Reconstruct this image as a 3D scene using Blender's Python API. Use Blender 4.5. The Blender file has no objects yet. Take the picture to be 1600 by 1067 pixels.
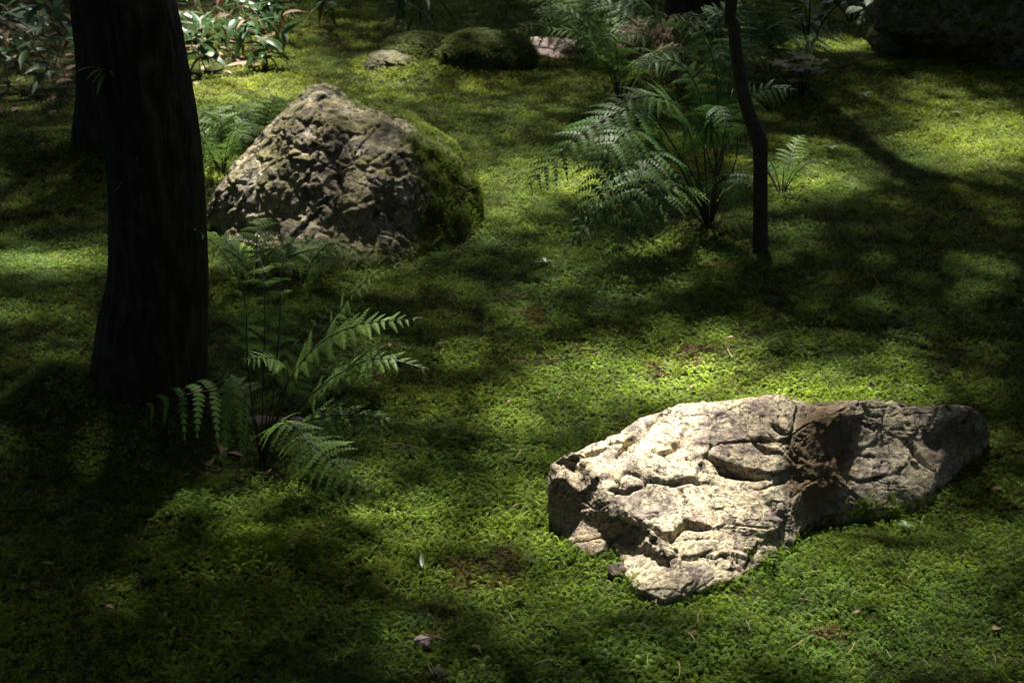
import bpy, math, random
import numpy as np
from mathutils import Vector, Matrix
from mathutils.geometry import delaunay_2d_cdt

sc = bpy.context.scene
R = math.radians
random.seed(7)
rng = np.random.default_rng(11)

# ------------------------------------------------------------------ camera
CAM_H, PITCH, HALF = 1.5, R(20.0), R(17.5)
F = 800 / math.tan(HALF)                    # focal length in photo pixels (1600 wide)
cam = bpy.data.cameras.new('camera')
camo = bpy.data.objects.new('camera', cam)
sc.collection.objects.link(camo)
camo.location = (0, 0, CAM_H)
camo.rotation_euler = (R(90) - PITCH, 0, 0)
cam.sensor_width = 36
cam.angle = 2 * HALF
cam.clip_start, cam.clip_end = 0.05, 500
cam.dof.use_dof = True
cam.dof.focus_distance = 3.15
cam.dof.aperture_fstop = 14.0
sc.camera = camo

# ------------------------------------------------------------------ sky, sun, exposure
SUN_EL, SUN_AZ = R(66), R(-5)              # azimuth from +Y, negative = towards -X
S = Vector((math.sin(SUN_AZ) * math.cos(SUN_EL), math.cos(SUN_AZ) * math.cos(SUN_EL), math.sin(SUN_EL)))
world = bpy.data.worlds.new('World')
sc.world = world
world.use_nodes = True
wn = world.node_tree.nodes
sky = wn.new('ShaderNodeTexSky')
sky.sky_type = 'NISHITA'
sky.sun_disc = False
sky.dust_density = 4.0
sky.ozone_density = 0.3
sky.sun_elevation = SUN_EL
sky.sun_rotation = SUN_AZ
world.node_tree.links.new(sky.outputs[0], wn['Background'].inputs[0])
wn['Background'].inputs[1].default_value = 0.05
sl = bpy.data.lights.new('sun', 'SUN')
sl.energy = 5.0
sl.angle = R(0.53)
sl.color = (1.0, 0.95, 0.84)
so = bpy.data.objects.new('sun', sl)
sc.collection.objects.link(so)
so.rotation_euler = S.to_track_quat('Z', 'Y').to_euler()
so.location = (-3, 8, 14)
sc.view_settings.view_transform = 'Standard'
sc.view_settings.look = 'None'
sc.view_settings.gamma = 1
sc.view_settings.exposure = 2.45
sc.cycles.max_bounces = 6
sc.cycles.diffuse_bounces = 3
sc.cycles.transmission_bounces = 4
sc.cycles.caustics_reflective = False
sc.cycles.caustics_refractive = False

# ------------------------------------------------------------------ pixel <-> place
FW = Vector((0, math.cos(PITCH), -math.sin(PITCH)))
UP = Vector((0, math.sin(PITCH), math.cos(PITCH)))
def ray(px, py):
    return FW + Vector((1, 0, 0)) * ((px - 800) / F) + UP * ((533.5 - py) / F)
def Gz(px, py, z=0.0):
    d = ray(px, py)
    t = (z - CAM_H) / d.z
    return Vector((0, 0, CAM_H)) + d * t
def P(px, py, y):
    d = ray(px, py)
    return Vector((0, 0, CAM_H)) + d * (y / d.y)
def to_px(X, Y, Z):
    dy = Y * FW.y + (Z - CAM_H) * FW.z
    du = Y * UP.y + (Z - CAM_H) * UP.z
    dy = np.maximum(dy, 1e-3)
    return 800 + F * X / dy, 533.5 - F * du / dy

# ------------------------------------------------------------------ noise
def _h(ix, iy, iz, s):
    n = (ix.astype(np.int64) * 73856093) ^ (iy.astype(np.int64) * 19349663) ^ (iz.astype(np.int64) * 83492791) ^ (s * 2654435)
    n = (n ^ (n >> 13)) * 1274126177
    n = n & 0x7fffffff
    n = (n ^ (n >> 15)) * 668265263 & 0x7fffffff
    return (n & 0xffff) / 65535.0
def vnoise(p, s=0):
    """value noise in [-1,1], p (N,3)"""
    i = np.floor(p)
    f = p - i
    f = f * f * (3 - 2 * f)
    i = i.astype(np.int64)
    r = 0
    for dx in (0, 1):
        for dy in (0, 1):
            for dz in (0, 1):
                w = (f[:, 0] if dx else 1 - f[:, 0]) * (f[:, 1] if dy else 1 - f[:, 1]) * (f[:, 2] if dz else 1 - f[:, 2])
                r = r + w * _h(i[:, 0] + dx, i[:, 1] + dy, i[:, 2] + dz, s)
    return r * 2 - 1
def fbm(p, oct=4, s=0, g=0.5):
    a, r, t = 1.0, 0, 0
    for k in range(oct):
        r = r + a * vnoise(p * 2.0 ** k + 17.3 * k, s + k)
        t += a
        a *= g
    return r / t
def fbm2(x, y, sc_, oct=3, s=0, g=0.5):
    return fbm(np.stack([x * sc_, y * sc_, np.full_like(x, 0.37)], 1), oct, s, g)

# ------------------------------------------------------------------ object helpers
COL = sc.collection
def new_mesh(name, V, Fc, mat=None, smooth=False):
    me = bpy.data.meshes.new(name)
    V = np.asarray(V, dtype=np.float32)
    Fc = np.asarray(Fc, dtype=np.int32)
    k = Fc.shape[1]
    me.vertices.add(len(V))
    me.vertices.foreach_set('co', V.ravel())
    me.loops.add(Fc.size)
    me.loops.foreach_set('vertex_index', Fc.ravel())
    me.polygons.add(len(Fc))
    me.polygons.foreach_set('loop_start', np.arange(0, Fc.size, k, dtype=np.int32))
    me.update(calc_edges=True)
    me.validate()
    if mat: me.materials.append(mat)
    if smooth: me.polygons.foreach_set('use_smooth', np.ones(len(me.polygons), dtype=bool))
    return me
def fattr(me, name, vals):
    a = me.attributes.new(name, 'FLOAT', 'POINT')
    a.data.foreach_set('value', np.asarray(vals, dtype=np.float32))
def link(name, data, parent=None, loc=None):
    o = bpy.data.objects.new(name, data)
    COL.objects.link(o)
    if parent is not None: o.parent = parent
    if loc is not None: o.location = loc
    return o
def tag(o, label=None, cat=None, group=None, kind=None):
    if label: o['label'] = label
    if cat: o['category'] = cat
    if group: o['group'] = group
    if kind: o['kind'] = kind
    return o
def thing(name, loc, label, cat, group=None, rz=0):
    o = link(name, None, None, loc)
    o.rotation_euler = (0, 0, rz)
    o.empty_display_size = 0.1
    return tag(o, label, cat, group)
def copy_thing(src, loc, rot=None, scale=None, label=None):
    c = src.copy(); COL.objects.link(c); c.location = loc
    if rot is not None: c.rotation_euler = rot
    if scale is not None: c.scale = (scale,) * 3
    if label: c['label'] = label
    for ch in src.children:
        d = ch.copy(); COL.objects.link(d); d.parent = c
        for g in ch.children:
            e = g.copy(); COL.objects.link(e); e.parent = d
    return c
def catmull(pts, n):
    pts = [np.array(p, float) for p in pts]
    pts = [2 * pts[0] - pts[1]] + pts + [2 * pts[-1] - pts[-2]]
    out = []
    m = len(pts) - 3
    for k in range(n):
        u = k / (n - 1) * m
        i = min(int(u), m - 1)
        t = u - i
        a, b, c, d = pts[i:i + 4]
        out.append(0.5 * (2 * b + (c - a) * t + (2 * a - 5 * b + 4 * c - d) * t * t + (3 * b - a - 3 * c + d) * t ** 3))
    return np.array(out)
def tube(path, rad, n=8, cap=True):
    path = np.asarray(path, float); m = len(path)
    rad = np.broadcast_to(np.asarray(rad, float), (m,))
    T = np.gradient(path, axis=0); T /= np.linalg.norm(T, axis=1)[:, None] + 1e-9
    ref = np.array([0.3, 1, 0.05]) if abs(T[m // 2][1]) < 0.8 else np.array([1, 0.1, 0])
    V, Fc = [], []
    for i in range(m):
        a = np.cross(T[i], ref); a /= np.linalg.norm(a); b = np.cross(T[i], a)
        for k in range(n):
            an = 2 * math.pi * k / n
            V.append(path[i] + rad[i] * (math.cos(an) * a + math.sin(an) * b))
    for i in range(m - 1):
        for k in range(n):
            Fc.append([i * n + k, i * n + (k + 1) % n, (i + 1) * n + (k + 1) % n, (i + 1) * n + k])
    if cap:
        for i in (0, m - 1):
            V.append(path[i]); c = len(V) - 1
            for k in range(n): Fc.append([i * n + k, i * n + (k + 1) % n, c, c])
    return np.array(V), Fc
def quads_mesh(name, V, Fc, mat, smooth=True):
    """faces may be degenerate quads (last index repeated)"""
    me = bpy.data.meshes.new(name)
    me.from_pydata([tuple(v) for v in V], [], [f[:3] if f[2] == f[3] else f for f in [list(q) for q in Fc]])
    if mat: me.materials.append(mat)
    if smooth: me.polygons.foreach_set('use_smooth', np.ones(len(me.polygons), dtype=bool))
    me.update()
    return me

# ------------------------------------------------------------------ materials
def mat(name):
    m = bpy.data.materials.new(name); m.use_nodes = True
    nt = m.node_tree
    return m, nt, nt.nodes['Principled BSDF'], nt.nodes['Material Output']
def N(nt, t, **kw):
    n = nt.nodes.new(t)
    for k, v in kw.items(): setattr(n, k, v)
    return n
def noise(nt, scale, detail=4, rough=0.55, coord=None, dist=0.0):
    n = N(nt, 'ShaderNodeTexNoise')
    n.inputs['Scale'].default_value = scale; n.inputs['Detail'].default_value = detail
    n.inputs['Roughness'].default_value = rough; n.inputs['Distortion'].default_value = dist
    if coord is not None: nt.links.new(coord, n.inputs['Vector'])
    return n
def ramp(nt, src, stops):
    r = N(nt, 'ShaderNodeValToRGB')
    e = r.color_ramp.elements
    while len(e) < len(stops): e.new(0.5)
    for el, (p, c) in zip(e, stops):
        el.position = p; el.color = (c[0], c[1], c[2], 1) if not isinstance(c, (int, float)) else (c, c, c, 1)
    nt.links.new(src, r.inputs[0])
    return r.outputs[0]
def mix(nt, fac, a, b, mode='MIX'):
    n = N(nt, 'ShaderNodeMix', data_type='RGBA', blend_type=mode)
    for sock, v in ((n.inputs['Factor'], fac), (n.inputs[6], a), (n.inputs[7], b)):
        if hasattr(v, 'links'): nt.links.new(v, sock)
        elif isinstance(v, (int, float)): sock.default_value = v
        else: sock.default_value = (v[0], v[1], v[2], 1)
    return n.outputs[2]
def bump(nt, src, strength, dist, normal=None):
    b = N(nt, 'ShaderNodeBump')
    b.inputs['Strength'].default_value = strength; b.inputs['Distance'].default_value = dist
    nt.links.new(src, b.inputs['Height'])
    if normal is not None: nt.links.new(normal, b.inputs['Normal'])
    return b.outputs[0]
def pos(nt): return N(nt, 'ShaderNodeNewGeometry').outputs['Position']
def objc(nt): return N(nt, 'ShaderNodeTexCoord').outputs['Object']
def attr(nt, name, typ='GEOMETRY'):
    a = N(nt, 'ShaderNodeAttribute', attribute_name=name, attribute_type=typ)
    return a
def translucent(nt, bsdf, out, col, fac):
    t = N(nt, 'ShaderNodeBsdfTranslucent')
    if hasattr(col, 'links'): nt.links.new(col, t.inputs[0])
    else: t.inputs[0].default_value = (*col, 1)
    mx = N(nt, 'ShaderNodeMixShader'); mx.inputs[0].default_value = fac
    nt.links.new(bsdf.outputs[0], mx.inputs[1]); nt.links.new(t.outputs[0], mx.inputs[2])
    nt.links.new(mx.outputs[0], out.inputs[0])

def leafy(name, stops, rough=0.5, trans=0.3, tcol=None, scale=30, spec=0.5):
    m, nt, b, out = mat(name)
    n = noise(nt, scale, 3, 0.6, pos(nt))
    c = ramp(nt, n.outputs[0], stops)
    nt.links.new(c, b.inputs['Base Color'])
    b.inputs['Roughness'].default_value = rough
    b.inputs['Specular IOR Level'].default_value = spec
    if trans: translucent(nt, b, out, tcol or c, trans)
    return m

# moss sprigs: colour comes with each sprig
M_moss, nt, b, out = mat('moss')
tint = attr(nt, 'tint', 'INSTANCER').outputs['Color']
tip = attr(nt, 'tip').outputs['Fac']
c = mix(nt, tip, mix(nt, 1.0, tint, (0.62, 0.50, 0.45), 'MULTIPLY'), tint)
nt.links.new(c, b.inputs['Base Color'])
b.inputs['Roughness'].default_value = 0.55
b.inputs['Specular IOR Level'].default_value = 0.2
translucent(nt, b, out, c, 0.45)

M_soil, nt, b, out = mat('ground')
n1 = noise(nt, 9, 6, 0.65, pos(nt)); n2 = noise(nt, 120, 4, 0.7, pos(nt))
c = ramp(nt, n1.outputs[0], [(0.32, (0.018, 0.022, 0.006)), (0.5, (0.035, 0.055, 0.009)), (0.68, (0.05, 0.075, 0.012))])
c = mix(nt, n2.outputs[0], c, (0.03, 0.025, 0.010))
nt.links.new(c, b.inputs['Base Color']); b.inputs['Roughness'].default_value = 0.95
b.inputs['Specular IOR Level'].default_value = 0.1
nt.links.new(bump(nt, n2.outputs[0], 0.9, 0.02), b.inputs['Normal'])

# tan cracked rock
M_slab, nt, b, out = mat('tan_rock')
pc = objc(nt)
n1 = noise(nt, 7, 6, 0.6, pc, 0.6); n2 = noise(nt, 38, 6, 0.68, pc, 0.3); n3 = noise(nt, 150, 5, 0.7, pc); n4 = noise(nt, 15, 4, 0.6, pc, 1.2)
c = ramp(nt, n1.outputs[0], [(0.34, (0.34, 0.26, 0.20)), (0.47, (0.45, 0.375, 0.255)), (0.58, (0.49, 0.435, 0.30)), (0.7, (0.35, 0.28, 0.235))])
yl = ramp(nt, n2.outputs[0], [(0.46, 0.0), (0.60, 1.0)])
c = mix(nt, yl, c, mix(nt, 0.5, c, (0.50, 0.45, 0.28)))
dk = ramp(nt, n2.outputs[0], [(0.36, 1.0), (0.46, 0.0)])
c = mix(nt, dk, c, (0.085, 0.066, 0.05))
pu = ramp(nt, n4.outputs[0], [(0.50, 0.0), (0.62, 0.8)])
c = mix(nt, pu, c, (0.21, 0.16, 0.145))
rd = ramp(nt, noise(nt, 24, 3, 0.5, pc, 0.8).outputs[0], [(0.67, 0.0), (0.73, 0.7)])
c = mix(nt, rd, c, (0.34, 0.15, 0.10))
sp = ramp(nt, n3.outputs[0], [(0.34, 0.3), (0.46, 0.9), (0.62, 1.25)])
c = mix(nt, 1.0, c, sp, 'MULTIPLY')
vn = noise(nt, 9, 5, 0.6, pc, 2.2)
vein = ramp(nt, vn.outputs[0], [(0.476, 0.0), (0.492, 0.9), (0.5, 0.9), (0.514, 0.0)])
c = mix(nt, vein, c, (0.06, 0.045, 0.032))
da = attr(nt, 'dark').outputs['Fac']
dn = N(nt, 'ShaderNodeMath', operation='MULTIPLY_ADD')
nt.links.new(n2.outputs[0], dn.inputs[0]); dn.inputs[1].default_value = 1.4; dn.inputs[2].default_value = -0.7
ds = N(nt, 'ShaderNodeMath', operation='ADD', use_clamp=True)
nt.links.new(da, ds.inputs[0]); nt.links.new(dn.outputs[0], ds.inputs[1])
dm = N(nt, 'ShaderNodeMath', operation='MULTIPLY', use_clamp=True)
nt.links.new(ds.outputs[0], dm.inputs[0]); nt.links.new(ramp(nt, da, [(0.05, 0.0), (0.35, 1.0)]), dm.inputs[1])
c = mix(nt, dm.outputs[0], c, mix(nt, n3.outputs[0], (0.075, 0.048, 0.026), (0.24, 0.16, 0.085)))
nt.links.new(c, b.inputs['Base Color'])
b.inputs['Roughness'].default_value = 0.8; b.inputs['Specular IOR Level'].default_value = 0.3
nb = bump(nt, n2.outputs[0], 0.9, 0.014)
nb = bump(nt, vein, -0.8, 0.006, nb)
nt.links.new(bump(nt, n3.outputs[0], 0.9, 0.006, nb), b.inputs['Normal'])

def grey_rock(name, pale=1.0, moss_amt=1.0):
    m, nt, b, out = mat(name)
    pc = objc(nt)
    vo = N(nt, 'ShaderNodeTexVoronoi'); vo.inputs['Scale'].default_value = 26
    dn_ = noise(nt, 11, 4, 0.6, pc)
    wv = N(nt, 'ShaderNodeVectorMath', operation='MULTIPLY_ADD')
    nt.links.new(dn_.outputs['Color'], wv.inputs[0]); wv.inputs[1].default_value = (0.09,) * 3; nt.links.new(pc, wv.inputs[2])
    nt.links.new(wv.outputs[0], vo.inputs['Vector'])
    n1 = noise(nt, 6, 5, 0.6, pc, 0.5); n2 = noise(nt, 32, 6, 0.7, pc, 0.4); n3 = noise(nt, 110, 5, 0.7, pc)
    c = ramp(nt, n1.outputs[0], [(0.32, (0.09 * pale, 0.072 * pale, 0.052 * pale)), (0.5, (0.18 * pale, 0.148 * pale, 0.10 * pale)), (0.66, (0.26 * pale, 0.225 * pale, 0.14 * pale))])
    sepc = N(nt, 'ShaderNodeSeparateColor'); nt.links.new(vo.outputs['Color'], sepc.inputs[0])
    cl = ramp(nt, sepc.outputs[0], [(0.5, 0.0), (0.95, 0.85)])
    c = mix(nt, cl, c, (0.40 * pale, 0.35 * pale, 0.25 * pale))
    dk = ramp(nt, n2.outputs[0], [(0.40, 1.0), (0.52, 0.0)])
    c = mix(nt, dk, c, (0.035, 0.031, 0.028))
    wh = ramp(nt, n2.outputs[0], [(0.58, 0.0), (0.68, 0.9)])
    c = mix(nt, wh, c, (0.48 * pale, 0.43 * pale, 0.33 * pale))
    ol = ramp(nt, noise(nt, 9, 5, 0.65, pc, 0.3).outputs[0], [(0.45, 0.0), (0.6, 0.7)])
    c = mix(nt, ol, c, (0.20, 0.18, 0.07))
    c = mix(nt, 1.0, c, ramp(nt, n3.outputs[0], [(0.3, 0.45), (0.5, 1.0), (0.7, 1.3)]), 'MULTIPLY')
    mm = N(nt, 'ShaderNodeMath', operation='MULTIPLY_ADD')
    nt.links.new(n2.outputs[0], mm.inputs[0]); mm.inputs[1].default_value = 1.6; mm.inputs[2].default_value = -0.8
    ma = attr(nt, 'mossy').outputs['Fac']
    m2 = N(nt, 'ShaderNodeMath', operation='ADD', use_clamp=True)
    nt.links.new(ma, m2.inputs[0]); nt.links.new(mm.outputs[0], m2.inputs[1])
    m3 = N(nt, 'ShaderNodeMath', operation='MULTIPLY', use_clamp=True)
    nt.links.new(m2.outputs[0], m3.inputs[0]); nt.links.new(ramp(nt, ma, [(0.05, 0.0), (0.4, 1.0)]), m3.inputs[1])
    c = mix(nt, m3.outputs[0], c, mix(nt, n3.outputs[0], (0.018, 0.03, 0.006), (0.05, 0.075, 0.012)))
    nt.links.new(c, b.inputs['Base Color'])
    b.inputs['Roughness'].default_value = 0.85; b.inputs['Specular IOR Level'].default_value = 0.3
    nb = bump(nt, n2.outputs[0], 0.9, 0.018)
    nb = bump(nt, vo.outputs['Distance'], 0.5, 0.012, nb)
    nt.links.new(bump(nt, n3.outputs[0], 0.7, 0.005, nb), b.inputs['Normal'])
    return m
M_boulder = grey_rock('grey_conglomerate', 0.8)
M_stone = grey_rock('dark_stone', 0.5)

M_bark, nt, b, out = mat('bark')
pc = objc(nt)
mp = N(nt, 'ShaderNodeMapping'); mp.inputs['Scale'].default_value = (1, 1, 0.16)
nt.links.new(pc, mp.inputs['Vector'])
n1 = noise(nt, 55, 6, 0.65, mp.outputs[0], 0.4); n2 = noise(nt, 12, 5, 0.6, pc); n3 = noise(nt, 90, 4, 0.7, pc)
c = ramp(nt, n1.outputs[0], [(0.35, (0.007, 0.0055, 0.004)), (0.52, (0.022, 0.018, 0.012)), (0.68, (0.055, 0.045, 0.032))])
li = ramp(nt, n2.outputs[0], [(0.55, 0.0), (0.7, 0.55)])
c = mix(nt, li, c, (0.055, 0.058, 0.045))
gr = ramp(nt, noise(nt, 5, 5, 0.6, pc).outputs[0], [(0.5, 0.0), (0.66, 0.6)])
c = mix(nt, gr, c, (0.025, 0.030, 0.011))
nt.links.new(c, b.inputs['Base Color']); b.inputs['Roughness'].default_value = 0.9
b.inputs['Specular IOR Level'].default_value = 0.2
nb = bump(nt, n1.outputs[0], 0.9, 0.012)
nt.links.new(bump(nt, n3.outputs[0], 0.5, 0.004, nb), b.inputs['Normal'])

M_twigbark = leafy('young_bark', [(0.3, (0.012, 0.009, 0.006)), (0.55, (0.028, 0.021, 0.014)), (0.75, (0.055, 0.045, 0.032))], 0.8, 0, scale=40)
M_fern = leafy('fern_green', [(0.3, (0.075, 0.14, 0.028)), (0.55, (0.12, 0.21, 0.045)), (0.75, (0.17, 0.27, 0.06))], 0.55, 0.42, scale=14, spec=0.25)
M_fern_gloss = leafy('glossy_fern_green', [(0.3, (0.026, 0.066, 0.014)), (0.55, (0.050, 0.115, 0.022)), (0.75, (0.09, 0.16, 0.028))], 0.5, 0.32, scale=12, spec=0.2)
M_fern_dead = leafy('withered_fern', [(0.3, (0.07, 0.035, 0.015)), (0.7, (0.16, 0.085, 0.035))], 0.8, 0.1)
M_stipe, nt, b, out = mat('dark_stalk'); b.inputs['Base Color'].default_value = (0.022, 0.014, 0.010, 1); b.inputs['Roughness'].default_value = 0.5
M_canopy = leafy('canopy_leaf', [(0.3, (0.022, 0.045, 0.010)), (0.7, (0.045, 0.075, 0.015))], 0.6, 0.05, scale=3, spec=0.2)
M_broad = leafy('broad_leaf', [(0.3, (0.025, 0.065, 0.02)), (0.7, (0.055, 0.115, 0.03))], 0.45, 0.25, scale=8, spec=0.25)
M_yellow = leafy('yellow_green_leaf', [(0.3, (0.09, 0.11, 0.015)), (0.7, (0.19, 0.20, 0.03))], 0.5, 0.4, scale=10)
M_dry = leafy('dry_leaf', [(0.3, (0.09, 0.045, 0.022)), (0.5, (0.20, 0.115, 0.06)), (0.72, (0.36, 0.25, 0.15))], 0.75, 0.1, scale=6)
M_straw = leafy('straw_twig', [(0.3, (0.28, 0.17, 0.09)), (0.7, (0.48, 0.35, 0.2))], 0.7, 0, scale=8)
M_pink = leafy('pinkish_wood', [(0.3, (0.13, 0.085, 0.075)), (0.5, (0.25, 0.18, 0.16)), (0.72, (0.40, 0.32, 0.29))], 0.8, 0, scale=45)
M_seed = leafy('seedling_leaf', [(0.3, (0.08, 0.15, 0.06)), (0.7, (0.15, 0.24, 0.10))], 0.4, 0.25, scale=20)

M_sasa, nt, b, out = mat('bamboo_grass_leaf')
ed = attr(nt, 'edge').outputs['Fac']
nn = noise(nt, 14, 3, 0.6, pos(nt))
ad = N(nt, 'ShaderNodeMath', operation='MULTIPLY_ADD'); nt.links.new(nn.outputs[0], ad.inputs[0]); ad.inputs[1].default_value = 0.6
nt.links.new(ed, ad.inputs[2])
pale = ramp(nt, ad.outputs[0], [(1.05, 0.0), (1.17, 1.0)])
c = mix(nt, pale, ramp(nt, nn.outputs[0], [(0.3, (0.035, 0.085, 0.030)), (0.7, (0.085, 0.155, 0.055))]), (0.50, 0.42, 0.28))
nt.links.new(c, b.inputs['Base Color']); b.inputs['Roughness'].default_value = 0.42; b.inputs['Specular IOR Level'].default_value = 0.4
translucent(nt, b, out, c, 0.3)
M_culm = leafy('bamboo_culm', [(0.3, (0.12, 0.10, 0.05)), (0.7, (0.24, 0.20, 0.10))], 0.5, 0)

# ------------------------------------------------------------------ ground
MOUNDS = []   # (x, y, rx, ry, height)
def mound(px, py, rx, ry, h):
    p = Gz(px, py); MOUNDS.append((p.x, p.y, rx, ry, h))
mound(395, 868, 0.10, 0.10, 0.030)      # emerald cushion by the fern
mound(290, 800, 0.10, 0.09, 0.020)
mound(95, 650, 0.14, 0.14, 0.11)
mound(130, 690, 0.26, 0.20, 0.06)       # root flare of the near tree
mound(1050, 925, 0.22, 0.13, -0.022)
mound(1390, 800, 0.28, 0.11, -0.025)
mound(1215, 875, 0.12, 0.08, -0.012)
mound(240, 680, 0.24, 0.16, 0.04)
mound(400, 425, 0.22, 0.20, 0.04)
mound(1110, 350, 0.22, 0.18, 0.05)
mound(110, 245, 0.35, 0.30, 0.06)
mound(40, 260, 0.5, 0.35, 0.07)
mound(640, 110, 0.45, 0.35, 0.07)
mound(1300, 130, 0.9, 0.6, 0.06)
mound(700, 300, 0.5, 0.5, 0.03)
mound(650, 1040, 0.2, 0.15, 0.02)
def ground_h(x, y):
    x = np.asarray(x, float); y = np.asarray(y, float)
    h = 0.034 * fbm2(x, y, 0.85, 3, 3) + 0.010 * fbm2(x, y, 4.0, 2, 8) + 0.005 * fbm2(x, y, 15.0, 2, 21)
    for mx_, my, rx, ry, hh in MOUNDS:
        h = h + hh * np.exp(-(((x - mx_) / rx) ** 2 + ((y - my) / ry) ** 2))
    return h
def gh(x, y): return float(ground_h(np.array([x]), np.array([y]))[0])
def G(px, py, dz=0.0):
    p = Gz(px, py)
    for _ in range(4):
        p = Gz(px, py, gh(p.x, p.y))
    p.z += dz
    return p
xs = np.concatenate([-4 - np.geomspace(0.1, 80, 22)[::-1], np.linspace(-4, 4, 300), 4 + np.geomspace(0.1, 80, 22)])
ys = np.concatenate([1.6 - np.geomspace(0.1, 40, 18)[::-1], np.linspace(1.6, 11.5, 370), 11.5 + np.geomspace(0.1, 120, 24)])
XX, YY = np.meshgrid(xs, ys)
ZZ = ground_h(XX.ravel(), YY.ravel())
nx, ny = len(xs), len(ys)
idx = np.arange(nx * ny).reshape(ny, nx)
Q = np.stack([idx[:-1, :-1], idx[:-1, 1:], idx[1:, 1:], idx[1:, :-1]], -1).reshape(-1, 4)
g = link('ground', new_mesh('ground', np.stack([XX.ravel(), YY.ravel(), ZZ], 1), Q, M_soil, True))
tag(g, 'dark mossy woodland ground under the moss carpet', 'ground', kind='structure')

# ------------------------------------------------------------------ light pools shaped into the canopy: how open it is made above each place
OPEN = [  # px, py, rx, ry, openness of the crowns along the sun's way to that place
    (1035, 800, 225, 105, 1.0), (1040, 830, 200, 100, 1.0), (1120, 588, 270, 56, 1.0), (890, 640, 190, 70, 0.40), (745, 800, 150, 120, 0.30),
    (690, 690, 130, 80, 0.18), (1330, 945, 240, 100, 0.55), (1540, 850, 90, 100, 0.35), (1230, 1010, 220, 70, 0.42), (1240, 890, 120, 60, 0.7),
    (880, 930, 150, 70, 0.38), (980, 970, 140, 60, 0.2), (640, 1035, 170, 50, 0.14), (410, 850, 100, 38, 0.06), (780, 430, 130, 60, 0.09), (860, 540, 190, 60, 0.16), (760, 900, 120, 70, 0.3),
    (65, 412, 100, 22, 1.0), (40, 500, 150, 80, 0.13), (60, 330, 120, 40, 0.08), (390, 150, 115, 45, 1.0), (330, 120, 170, 70, 0.9), (350, 60, 130, 40, 0.8),
    (570, 155, 150, 32, 0.4), (390, 392, 85, 50, 0.9), (800, 300, 90, 65, 0.65), (900, 287, 75, 28, 1.0), (740, 190, 130, 60, 0.3), (880, 160, 60, 30, .10),
    (800, 468, 70, 24, 0.2), (850, 400, 60, 26, 0.12), (1530, 222, 130, 45, 0.85), (1270, 278, 85, 30, 0.75),
    (1390, 232, 140, 22, 0.4), (1300, 72, 70, 10, 0.9), (1540, 430, 70, 30, 0.15), (1500, 310, 150, 22, 0.10), (1450, 160, 70, 16, 0.25),
    (560, 830, 80, 45, 0.14), (610, 128, 70, 22, 0.8), (60, 120, 110, 60, 0.22), (960, 230, 100, 45, 0.2), (640, 560, 160, 50, .06),
    (1050, 150, 80, 40, 0.25), (1370, 628, 80, 34, 0.5), (1440, 800, 130, 60, 0.22), (780, 90, 60, 14, 0.3), (860, 88, 60, 14, 0.5),
]
def under(px, py, y):
    # where the sun ray through a raised point comes down
    p = P(px, py, y); q = p - S * (p.z / S.z)
    a_, b_ = to_px(np.array([q.x]), np.array([q.y]), np.array([0.0]))
    return float(a_[0]), float(b_[0])
for px_, py_, y_d, rx_, ry_, v_ in [(630, 500, 3.23, 45, 24, 1.0), (600, 412, 3.33, 45, 18, 1.0), (610, 565, 3.25, 75, 24, 0.5), (290, 630, 3.2, 75, 28, 0.2), (560, 745, 3.0, 70, 36, 0.3), (450, 570, 3.35, 90, 45, 0.28), (530, 530, 3.3, 80, 40, 0.45),
                                     (640, 185, 5.25, 80, 30, 0.5), (710, 250, 5.25, 60, 45, 0.45), (725, 320, 5.2, 50, 45, 0.35), (500, 160, 5.1, 90, 45, 0.55), (600, 220, 5.0, 70, 45, 0.26), (470, 260, 5.0, 80, 50, 0.30), (740, 70, 8.4, 60, 18, 0.45), (1490, 30, 8.6, 70, 22, 0.16), (840, 70, 8.6, 50, 14, .6),
                                     (950, 60, 7.6, 80, 25, 0.28), (345, 215, 5.95, 50, 32, 0.75), (1390, 685, 3.2, 60, 45, 0.4), (1330, 660, 3.2, 60, 40, 0.45), (690, 200, 5.35, 60, 30, .8), (1010, 165, 5.0, 80, 30, 0.5), (1090, 170, 5.1, 60, 30, 0.4), (1040, 220, 4.95, 60, 35, 0.42), (968, 310, 4.7, 50, 40, 0.45), (965, 385, 4.62, 40, 40, 0.45), (890, 225, 4.85, 70, 35, 0.4), (1110, 60, 5.3, 60, 30, 0.35), (1230, 145, 5.25, 40, 20, 0.4), (420, 185, 7.2, 50, 25, 0.9), (1235, 230, 5.7, 40, 25, 0.5)]:
    OPEN.append((*under(px_, py_, y_d), rx_, ry_, v_))
def openness(x, y):
    px, py = to_px(x, y, np.zeros_like(x))
    L = np.full_like(x, 0.00006)
    for cx, cy, rx, ry, v in OPEN:
        d = ((px - cx) / rx) ** 2 + ((py - cy) / ry) ** 2
        L = np.maximum(L, v * np.exp(-np.minimum(d, 40) ** 1.25 * 0.85))
    out_ = (px < -250) | (px > 1850) | (py < -40) | (py > 1250) | (y < 1.2)
    return np.where(out_, 0.10, L)

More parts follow.
